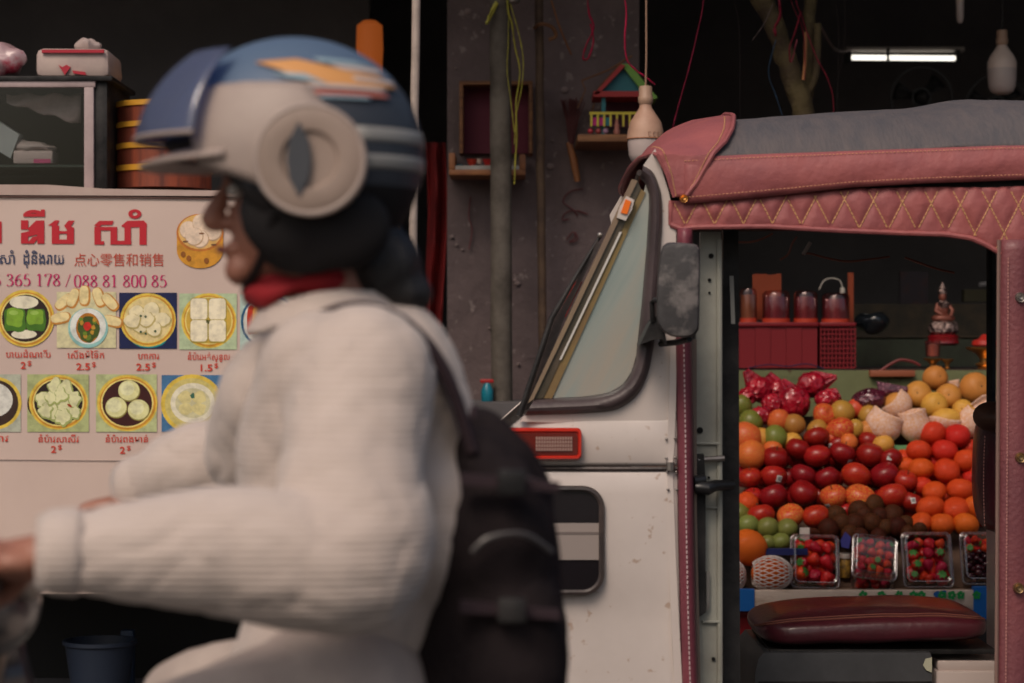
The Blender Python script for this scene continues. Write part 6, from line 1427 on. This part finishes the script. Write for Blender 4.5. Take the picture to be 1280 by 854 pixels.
# shirt
def wr_shirt(p):
    q = Vector((p.x*6+p.z*5, p.y*7, p.z*9-p.x*4)); w = .008*noise.noise(q*.7)
    for f_, a_ in ((1.3, .003), (2.6, .0025)):
        w -= a_*max(0, 1-abs(noise.noise(q*f_+Vector((3, 1, f_))))*5)**2
    return w
sh = [('l', [neckB+Vector((.005, 0, -.03)), Q(455, 470), Q(462, 570), Q(465, 680), Q(435, 800), Q(415, 900)], [.082, .118, .135, .138, .130, .135]),
      ('e', Q(455, 480), (.085, .20, .075)), ('e', Q(528, 648), (.098, .165, .12)), ('l', [Q(360, 500, 2.8), Q(330, 560, 2.85)], [.09, .08]), ('e', Q(420, 830), (.13, .16, .09))]
for sgn, s_, e_, w_ in ((-1, shN, elN, wrN), (1, shF, elF, wrF)):
    sh.append(('l', [s_, s_.lerp(e_, .5)+Vector((.0, 0, -.012)), e_+Vector((.012, 0, -.012)), e_.lerp(w_, .5)+Vector((0, 0, .0)), w_+Vector((.012, 0, 0))], [.086, .084, .080, .070, .046]))
sh.append(('l', [Q(395, 470, 2.56), Q(385, 560, 2.60), Q(392, 640, 2.60)], [.075, .085, .09]))
shirt = blended('shirt', sh, M_SHIRT, rd, .008, 8, wr_shirt)
for sgn, w_, e_ in ((-1, wrN, elN), (1, wrF, elF)):
    d_ = (e_-w_).normalized(); b = MB(); c_ = w_+Vector((.012, 0, 0))
    b.tube([c_-d_*.045, c_-d_*.03, c_-d_*.008, c_+d_*.004], [.036, .043, .045, .040], 20, caps=False); b.build('cuff', M_SHIRT, rd, solid=.005)
# collar and red neck cloth
b = MB(); n0 = Q(408, 372)
b.grid(lambda u, v: n0+Vector((cos(2*pi*u)*(.078+.018*v), sin(2*pi*u)*(.074+.02*v), -.030*v+.012*cos(2*pi*u)+.004*sin(6*pi*u))), 36, 5); b.build('collar', M_SHIRT, rd, solid=.006)
b = MB(); n1 = Q(382, 356)
b.grid(lambda u, v: n1+Vector((cos(2*pi*u)*(.064+.010*sin(pi*v)), sin(2*pi*u)*(.060+.010*sin(pi*v)), .012-.026*v+.012*cos(2*pi*u)+.005*sin(10*pi*u+v*4))), 40, 8); b.build('neck_cloth', mat('red_neck_cloth', (.34, .012, .018), .8, col2=(.30, .008, .015), scale=12), rd, solid=.004)
# trousers and shoes
tr = [('l', [hipN, hipF], [.13, .13])]
for sgn, hp in ((-1, hipN), (1, hipF)):
    k_, a_ = kn[sgn], an[sgn]; tr.append(('l', [hp, hp.lerp(k_, .5)+Vector((0, 0, .01)), k_, k_.lerp(a_, .5), a_+Vector((0, 0, -.01))], [.118, .100, .078, .068, .058]))
blended('trousers', tr, M_TROU, rd, .008, 6, lambda p: .006*noise.noise(p*11))
for sgn in (-1, 1):
    a_ = an[sgn]; blended('shoe', [('e', a_+Vector((.0, 0, -.06)), (.05, .04, .035)), ('e', a_+Vector((-.10, 0, -.07)), (.085, .045, .026)), ('e', a_+Vector((0, 0, -.03)), (.045, .042, .04))], mat('dark_shoe', (.03, .03, .032), .6), rd, .006, 3)
# helmet
H0 = Vector((-.262, YR, 1.522)); HR = Vector((.150, .130, .138))
def hel(az, el, k=1.0):
    "az 0 = rear (+x), pi = front; el from -1 to 1 (sine of elevation-like angle)"
    c = cos(el); q = Vector((cos(az)*c, sin(az)*c, sin(el))); return H0+Vector((q.x*HR.x*k, q.y*HR.y*k, q.z*HR.z*k))
def cut(az):                                     # lower edge of the shell: high over the brow, low at the nape
    f = .5-.5*cos(az); return lerp(-.95, .10, max(0, min(1, (f-.42)/.4))) if True else 0
hm = MB(); NU, NV = 72, 30; rows = []
for i in range(NU):
    az = 2*pi*i/NU; e0 = cut(az); rows.append([hm.bm.verts.new(hel(az, lerp(e0, pi/2*.995, j/NV))) for j in range(NV+1)])
for i in range(NU):
    for j in range(NV):
        r0, r1 = rows[i], rows[(i+1) % NU]; c = (r0[j].co+r1[j+1].co)/2-H0
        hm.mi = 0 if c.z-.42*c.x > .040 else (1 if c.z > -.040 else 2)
        hm.face([r0[j], r1[j], r1[j+1], r0[j+1]])
M_HB = mat('blue_helmet_paint', (.085, .135, .215), .5, coat=.08, col2=(.11, .15, .21), scale=5, speck=(.2, .2, .2), sscale=90); M_HN = mat('navy_helmet_paint', (.030, .037, .050), .55, coat=.05, col2=(.045, .05, .06), scale=6); M_HK = mat('black_helmet_trim', (.012, .011, .012), .7, spec=.2)
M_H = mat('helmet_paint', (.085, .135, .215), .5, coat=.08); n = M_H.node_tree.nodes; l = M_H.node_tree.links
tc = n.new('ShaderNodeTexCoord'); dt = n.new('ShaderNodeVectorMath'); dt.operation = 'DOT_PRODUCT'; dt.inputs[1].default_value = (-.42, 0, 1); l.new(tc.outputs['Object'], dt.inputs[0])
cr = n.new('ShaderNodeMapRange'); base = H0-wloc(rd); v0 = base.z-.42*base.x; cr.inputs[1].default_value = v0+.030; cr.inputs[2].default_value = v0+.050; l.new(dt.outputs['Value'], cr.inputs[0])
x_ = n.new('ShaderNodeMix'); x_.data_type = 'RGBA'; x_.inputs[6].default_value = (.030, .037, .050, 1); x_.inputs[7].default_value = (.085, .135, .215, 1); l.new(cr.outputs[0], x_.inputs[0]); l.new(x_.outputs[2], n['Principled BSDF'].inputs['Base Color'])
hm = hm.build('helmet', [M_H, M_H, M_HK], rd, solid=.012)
b = MB(); b.loop([hel(2*pi*i/60, cut(2*pi*i/60), 1.0) for i in range(60)], .008, 8); b.build('edge_rim', M_HK, hm)
def hpatch(name, pts, m, k, thick=.003, parent=None):
    "panel hugging the near side of the shell, outline given in photo pixels at the rider's depth"
    def on(px, py):
        x, z = XZ(px, py, YR); x -= H0.x; z -= H0.z; r = (x/(HR.x*k))**2+(z/(HR.z*k))**2
        r = min(r, .93); return Vector((H0.x+x, YR-HR.y*k*math.sqrt(1-r), H0.z+z))
    b = MB(); n = len(pts); cx = sum(p[0] for p in pts)/n; cy = sum(p[1] for p in pts)/n
    sp = []
    for (x0_, y0_), (x1_, y1_) in zip(pts, pts[1:]+pts[:1]):
        for t_ in range(6): sp.append((lerp(x0_, x1_, t_/6), lerp(y0_, y1_, t_/6)))
    L = 6; rr = [[b.bm.verts.new(on(lerp(cx, x, l_/L), lerp(cy, y, l_/L))) for x, y in sp] for l_ in range(1, L+1)]; c0 = b.bm.verts.new(on(cx, cy)); N = len(sp)
    for k_ in range(N):
        b.face([c0, rr[0][k_], rr[0][(k_+1) % N]])
        for l_ in range(L-1): b.face([rr[l_][k_], rr[l_+1][k_], rr[l_+1][(k_+1) % N], rr[l_][(k_+1) % N]])
    return b.build(name, m, parent or hm, solid=thick)
M_CR = mat('cream_plastic', (.37, .30, .265), .55, col2=(.30, .24, .215), scale=8)
hpatch('side_plate', [(246, 122), (320, 116), (396, 118), (412, 140), (436, 158), (400, 250), (340, 240), (300, 226), (262, 214), (250, 160)], M_CR, 1.075)
# peak sweeping forward
b = MB()
def pk(u, v):
    a = lerp(-1.15, 1.15, u); fr = v; k = 1.02+.22*fr*cos(a*.9)
    p = H0+Vector((-cos(a)*HR.x*k, sin(a)*HR.y*k*1.0, -.004-.012*fr-.010*cos(a)+.012)); return p
b.grid(pk, 24, 8); b.build('peak', M_CR, hm, solid=.005)
# round hinge cover with raised rings
c = Q(388, 200, YR-.140); b = MB()
def ringprof(pr): b.lathe(pr, c, 40, axis='Y')
ringprof([(.001, -.004), (.030, -.005), (.034, -.010), (.050, -.012), (.060, -.008), (.063, .004), (.064, .028)]); hg = b.build('hinge_cover', mat('beige_disc', (.31, .235, .195), .6, col2=(.25, .19, .155), scale=9), hm)
b = MB(); b.loop([c+Vector((cos(a*pi/24)*.0615, -.006, sin(a*pi/24)*.0615)) for a in range(48)], .0035, 8); b.build('hinge_ring', M_CR, hg)
b = MB(); b.prism([c+Vector((x, -.0135, z)) for x, z in ((-.026, 0), (-.023, .022), (-.012, .043), (-.001, .022), (.002, 0), (-.001, -.022), (-.012, -.043), (-.023, -.022))], (0, .010, 0)); b.build('hinge_slot', M_HN, hg)
# raised bubble visor, tinted blue
b = MB(); b.grid(lambda u, v: H0+Vector((-cos(lerp(-1.0, 1.0, u))*cos(lerp(.10, .88, v))*.192, sin(lerp(-1.0, 1.0, u))*cos(lerp(.10, .88, v))*.160, sin(lerp(.10, .88, v))*.158)), 30, 14)
vm = bpy.data.materials.new('blue_tinted_visor'); vm.use_nodes = True; n = vm.node_tree.nodes; l = vm.node_tree.links; n.remove(n['Principled BSDF'])
t_ = n.new('ShaderNodeBsdfTransparent'); t_.inputs[0].default_value = (.42, .47, .68, 1); d_ = n.new('ShaderNodeBsdfDiffuse'); d_.inputs[0].default_value = (.20, .235, .36, 1); g_ = n.new('ShaderNodeBsdfGlossy'); g_.inputs['Roughness'].default_value = .08
m1 = n.new('ShaderNodeMixShader'); m1.inputs[0].default_value = .30; m2 = n.new('ShaderNodeMixShader'); m2.inputs[0].default_value = .08
l.new(t_.outputs[0], m1.inputs[1]); l.new(d_.outputs[0], m1.inputs[2]); l.new(m1.outputs[0], m2.inputs[1]); l.new(g_.outputs[0], m2.inputs[2]); l.new(m2.outputs[0], n['Material Output'].inputs[0])
b.build('visor', vm, hm, solid=.002)
b = MB(); b.tube([H0+Vector((-cos(lerp(-1.0, 1.0, u/30))*cos(.10)*.192, sin(lerp(-1.0, 1.0, u/30))*cos(.12)*.160, sin(.12)*.158)) for u in range(31)], .003, 6); b.build('visor_edge', M_CR, hm)
# graphics on the shell
M_OR = mat('orange_decal', (.62, .30, .10), .4); M_WH = mat('white_decal', (.48, .42, .40), .4); M_RD = mat('rust_decal', (.40, .13, .10), .4); M_LB = mat('pale_blue_decal', (.25, .36, .42), .4)
hpatch('orange_swoosh', [(330, 90), (380, 86), (440, 100), (478, 104), (500, 118), (440, 124), (395, 116), (360, 100)], M_OR, 1.07, .001)
for i, (pts, m_) in enumerate((([(400, 84), (448, 86), (470, 92), (410, 90)], M_LB), ([(420, 92), (474, 94), (484, 101), (436, 99)], M_WH), ([(352, 104), (392, 106), (420, 118), (372, 111)], M_LB), ([(446, 106), (492, 108), (497, 113), (452, 112)], M_WH),
                               ([(400, 126), (488, 126), (492, 132), (404, 132)], M_RD), ([(388, 118), (486, 119), (488, 124), (394, 123)], M_WH), ([(410, 133), (470, 133), (470, 136), (412, 136)], M_LB))):
    hpatch('stripe', pts, m_, 1.076, .001)
# reflective bars at the nape
for zz in (.010, -.020):
    b = MB(); b.grid(lambda u, v: hel(lerp(-1.0, 1.0, u), math.asin(max(-.9, min(.9, (zz+.016*v)/HR.z))), 1.035), 20, 3); b.build('rear_bar', mat('grey_reflector', (.25, .25, .24), .35), hm, solid=.004)
for sg_ in (-1, 1): blended('cheek_pad', [('e', H0+Vector((.005, sg_*.094, -.070)), (.062, .026, .062)), ('e', H0+Vector((.06, sg_*.086, -.088)), (.062, .03, .052)), ('e', H0+Vector((.02, sg_*.085, -.115)), (.055, .02, .03))], M_HK, hm, .006, 4)
b = MB(); b.tube(smoothpath([H0+Vector((-.01, -.122, -.075)), H0+Vector((-.03, -.085, -.125)), H0+Vector((-.055, -.02, -.158)), H0+Vector((-.055, .02, -.158)), H0+Vector((-.03, .085, -.125)), H0+Vector((-.01, .122, -.075))], 6), .007, 8, flat=.5); b.build('chin_strap', M_HK, hm)

# backpack
bp = thing('backpack', Q(610, 960), 'full black backpack on the back of the rider in the beige shirt', 'backpack')
M_STRAP = mat('dark_plum_strap', (.040, .026, .031), .85, spec=.2, bump=.2, bscale=200)
M_BP = mat('black_nylon', (.014, .010, .011), .85, spec=.12, col2=(.024, .018, .019), scale=9, bump=.35, bscale=160)
def wr_bp(p): return .010*noise.noise(p*9)+.005*noise.noise(p*21)
blended('main_bag', [('l', [Q(594, 562), Q(614, 632), Q(617, 740), Q(616, 860), Q(612, 930)], [.056, .080, .082, .084, .075]), ('e', Q(606, 680, YR-.06), (.080, .10, .11)), ('e', Q(606, 680, YR+.06), (.080, .10, .11)),
                     ('e', Q(618, 820, YR-.07), (.09, .10, .13)), ('e', Q(618, 820, YR+.07), (.09, .10, .13)), ('e', Q(592, 580, YR), (.055, .13, .05)), ('e', Q(570, 850), (.08, .14, .12))], M_BP, bp, .008, 8, wr_bp)
blended('front_pocket', [('e', Q(654, 650), (.042, .11, .050)), ('e', Q(656, 800), (.052, .125, .12)), ('e', Q(654, 860), (.05, .12, .09))], M_BP, bp, .008, 6, wr_bp)
for yy_ in (600, 760):
    b = MB(); b.prism([Q(575, yy_-8, YR-.182), Q(700, yy_+4, YR-.15), Q(700, yy_+15, YR-.15), Q(575, yy_+6, YR-.182)], (0, .02, 0)); b.build('side_strap', M_STRAP, bp)
    b = MB(); c_ = Q(640, yy_+3, YR-.172); b.box(c_+Vector((-.016, -.006, -.014)), c_+Vector((.016, .006, .014)), .003); b.build('buckle', M_BLK, bp)
b = MB(); b.tube(smoothpath([Q(590, 690, YR-.178), Q(612, 672, YR-.176), Q(655, 668, YR-.165), Q(690, 690, YR-.14)], 6), .0035, 6); b.build('zip', mat('zip_dark', (.06, .055, .055), .4), bp)
b = MB(); b.tube(smoothpath([Q(628, 590, YR-.16), Q(664, 600, YR-.10), Q(682, 608, YR), Q(664, 600, YR+.10)], 6), .0035, 6); b.build('zip', mat('zip_dark', (.06, .055, .055), .4), bp)
M_STRAP = mat('dark_plum_strap', (.040, .026, .031), .85, spec=.2, bump=.2, bscale=200)
def strap(pts, w, name='shoulder_strap'):
    q = smoothpath(pts, 6); b = MB(); rows = []
    for i, p in enumerate(q):
        d = (q[min(i+1, len(q)-1)]-q[max(i-1, 0)]).normalized(); s_ = Vector((0, 1, 0)); s_ = (s_-d*s_.dot(d)).normalized(); nn = d.cross(s_)
        rows.append([b.bm.verts.new(p+s_*w*c_[0]+nn*c_[1]) for c_ in ((-1, -.004), (-.8, .006), (.8, .006), (1, -.004), (.8, -.008), (-.8, -.008))])
    for r0, r1 in zip(rows, rows[1:]):
        for k_ in range(6): b.face([r0[k_], r0[(k_+1) % 6], r1[(k_+1) % 6], r1[k_]])
    b.face(rows[0]); b.face(rows[-1]); return b.build(name, M_STRAP, bp)
for sg in (-1, 1):
    y = YR+sg*.095
    strap([Q(590, 565, y), Q(556, 466, y), Q(510, 408, y), Q(455, 385, y), Q(398, 400, y-0), Q(352, 450, y), Q(335, 540, y), Q(345, 600, y+sg*.01)], .030)
b = MB(); b.tube(smoothpath([Q(590, 540, YR-.03), Q(592, 515, YR-.02), Q(592, 515, YR+.02), Q(590, 540, YR+.03)], 5), .006, 8); b.build('carry_loop', M_STRAP, bp)

# scooter under the rider
sc = thing('motor_scooter', (-.3, YR, 0), 'dark grey motor scooter ridden by the person in the blue helmet, mostly below the picture', 'scooter')
M_SC = mat('scooter_paint', (.05, .055, .065), .3, coat=.6)
blended('body', [('l', [Vector((-.05, YR, .66)), Vector((.2, YR, .66)), Vector((.42, YR, .72))], [.12, .13, .07]), ('e', Vector((.1, YR, .5)), (.22, .11, .13))], M_SC, sc, .012, 5)
blended('seat', [('l', [Vector((-.22, YR, .745)), Vector((.05, YR, .735)), Vector((.34, YR, .775))], [.062, .07, .065], 1.0), ('e', Vector((.0, YR, .735)), (.22, .12, .045)), ('e', Vector((.25, YR, .76)), (.16, .11, .04))], mat('black_seat', (.02, .02, .02), .55, bump=.2), sc, .01, 4)
b = MB(); b.box((-.5, YR-.17, .27), (-.1, YR+.17, .30), .01); b.build('footboard', M_BLK, sc)
b = MB(); b.grid(lambda u, v: Vector((lerp(-.53, -.66, v)+.06*(2*u-1)**2*(1-v*.3), YR+(2*u-1)*lerp(.19, .12, v), lerp(.3, .92, v))), 16, 14); b.build('leg_shield', M_SC, sc, solid=.012)
b = MB(); b.tube([(-.62, YR, .98), (-.72, YR, .62), (-.80, YR, .30)], .028, 12); b.build('steering_column', M_STEEL, sc)
gz = HB[-1]
hbp = smoothpath([(gz.x+.004, HB[-1].y-.075, gz.z), (gz.x, HB[-1].y, gz.z), (gz.x-.005, YR-.15, 1.03), (gz.x-.02, YR, 1.0), (gz.x-.005, YR+.15, 1.03), (gz.x, HB[1].y, gz.z), (gz.x+.004, HB[1].y+.075, gz.z)], 6)
b = MB(); b.tube(hbp, .012, 10); b.build('handlebar', M_STEEL, sc)
for sg in (-1, 1):
    b = MB(); c = HB[sg]; b.tube([c+Vector((0, sg*.06, 0)), c+Vector((0, -sg*.06, 0))], .0165, 14); b.build('grip', M_RUB, sc)
    b = MB(); b.tube(smoothpath([c+Vector((-.02, -sg*.07, .0)), c+Vector((-.06, -sg*.03, -.004)), c+Vector((-.062, sg*.06, -.008))], 5), .005, 8); b.build('brake_lever', M_STEEL, sc)
blended('headlight_cowl', [('e', Vector((-.66, YR, .98)), (.09, .14, .07)), ('e', Vector((-.71, YR, .93)), (.06, .1, .08))], M_SC, sc, .01, 4)
b = MB(); b.ell((-.755, YR, .95), (.03, .07, .045), 18, 12); b.build('headlight', clear_mat('lamp_glass', (.9, .9, .9), .3), sc)
for x in (-.86, .42):
    b = MB(); b.lathe([(.16, -.04), (.21, -.045), (.235, -.02), (.238, 0), (.235, .02), (.21, .045), (.16, .04)], (x, YR, .238), 36, axis='Y'); w_ = b.build('wheel', M_RUB, sc)
    b = MB(); b.lathe([(.02, -.05), (.05, -.03), (.15, -.03), (.162, -.042), (.162, .042), (.15, .03), (.05, .03), (.02, .05)], (x, YR, .238), 28, axis='Y'); b.build('rim', M_STEEL, w_)
b = MB(); b.grid(lambda u, v: Vector((-.86+cos(lerp(.2, 2.6, u))*.265, YR+(2*v-1)*.06, .238+sin(lerp(.2, 2.6, u))*.265-.02*(2*v-1)**2)), 20, 5); b.build('front_fender', M_SC, sc, solid=.004)
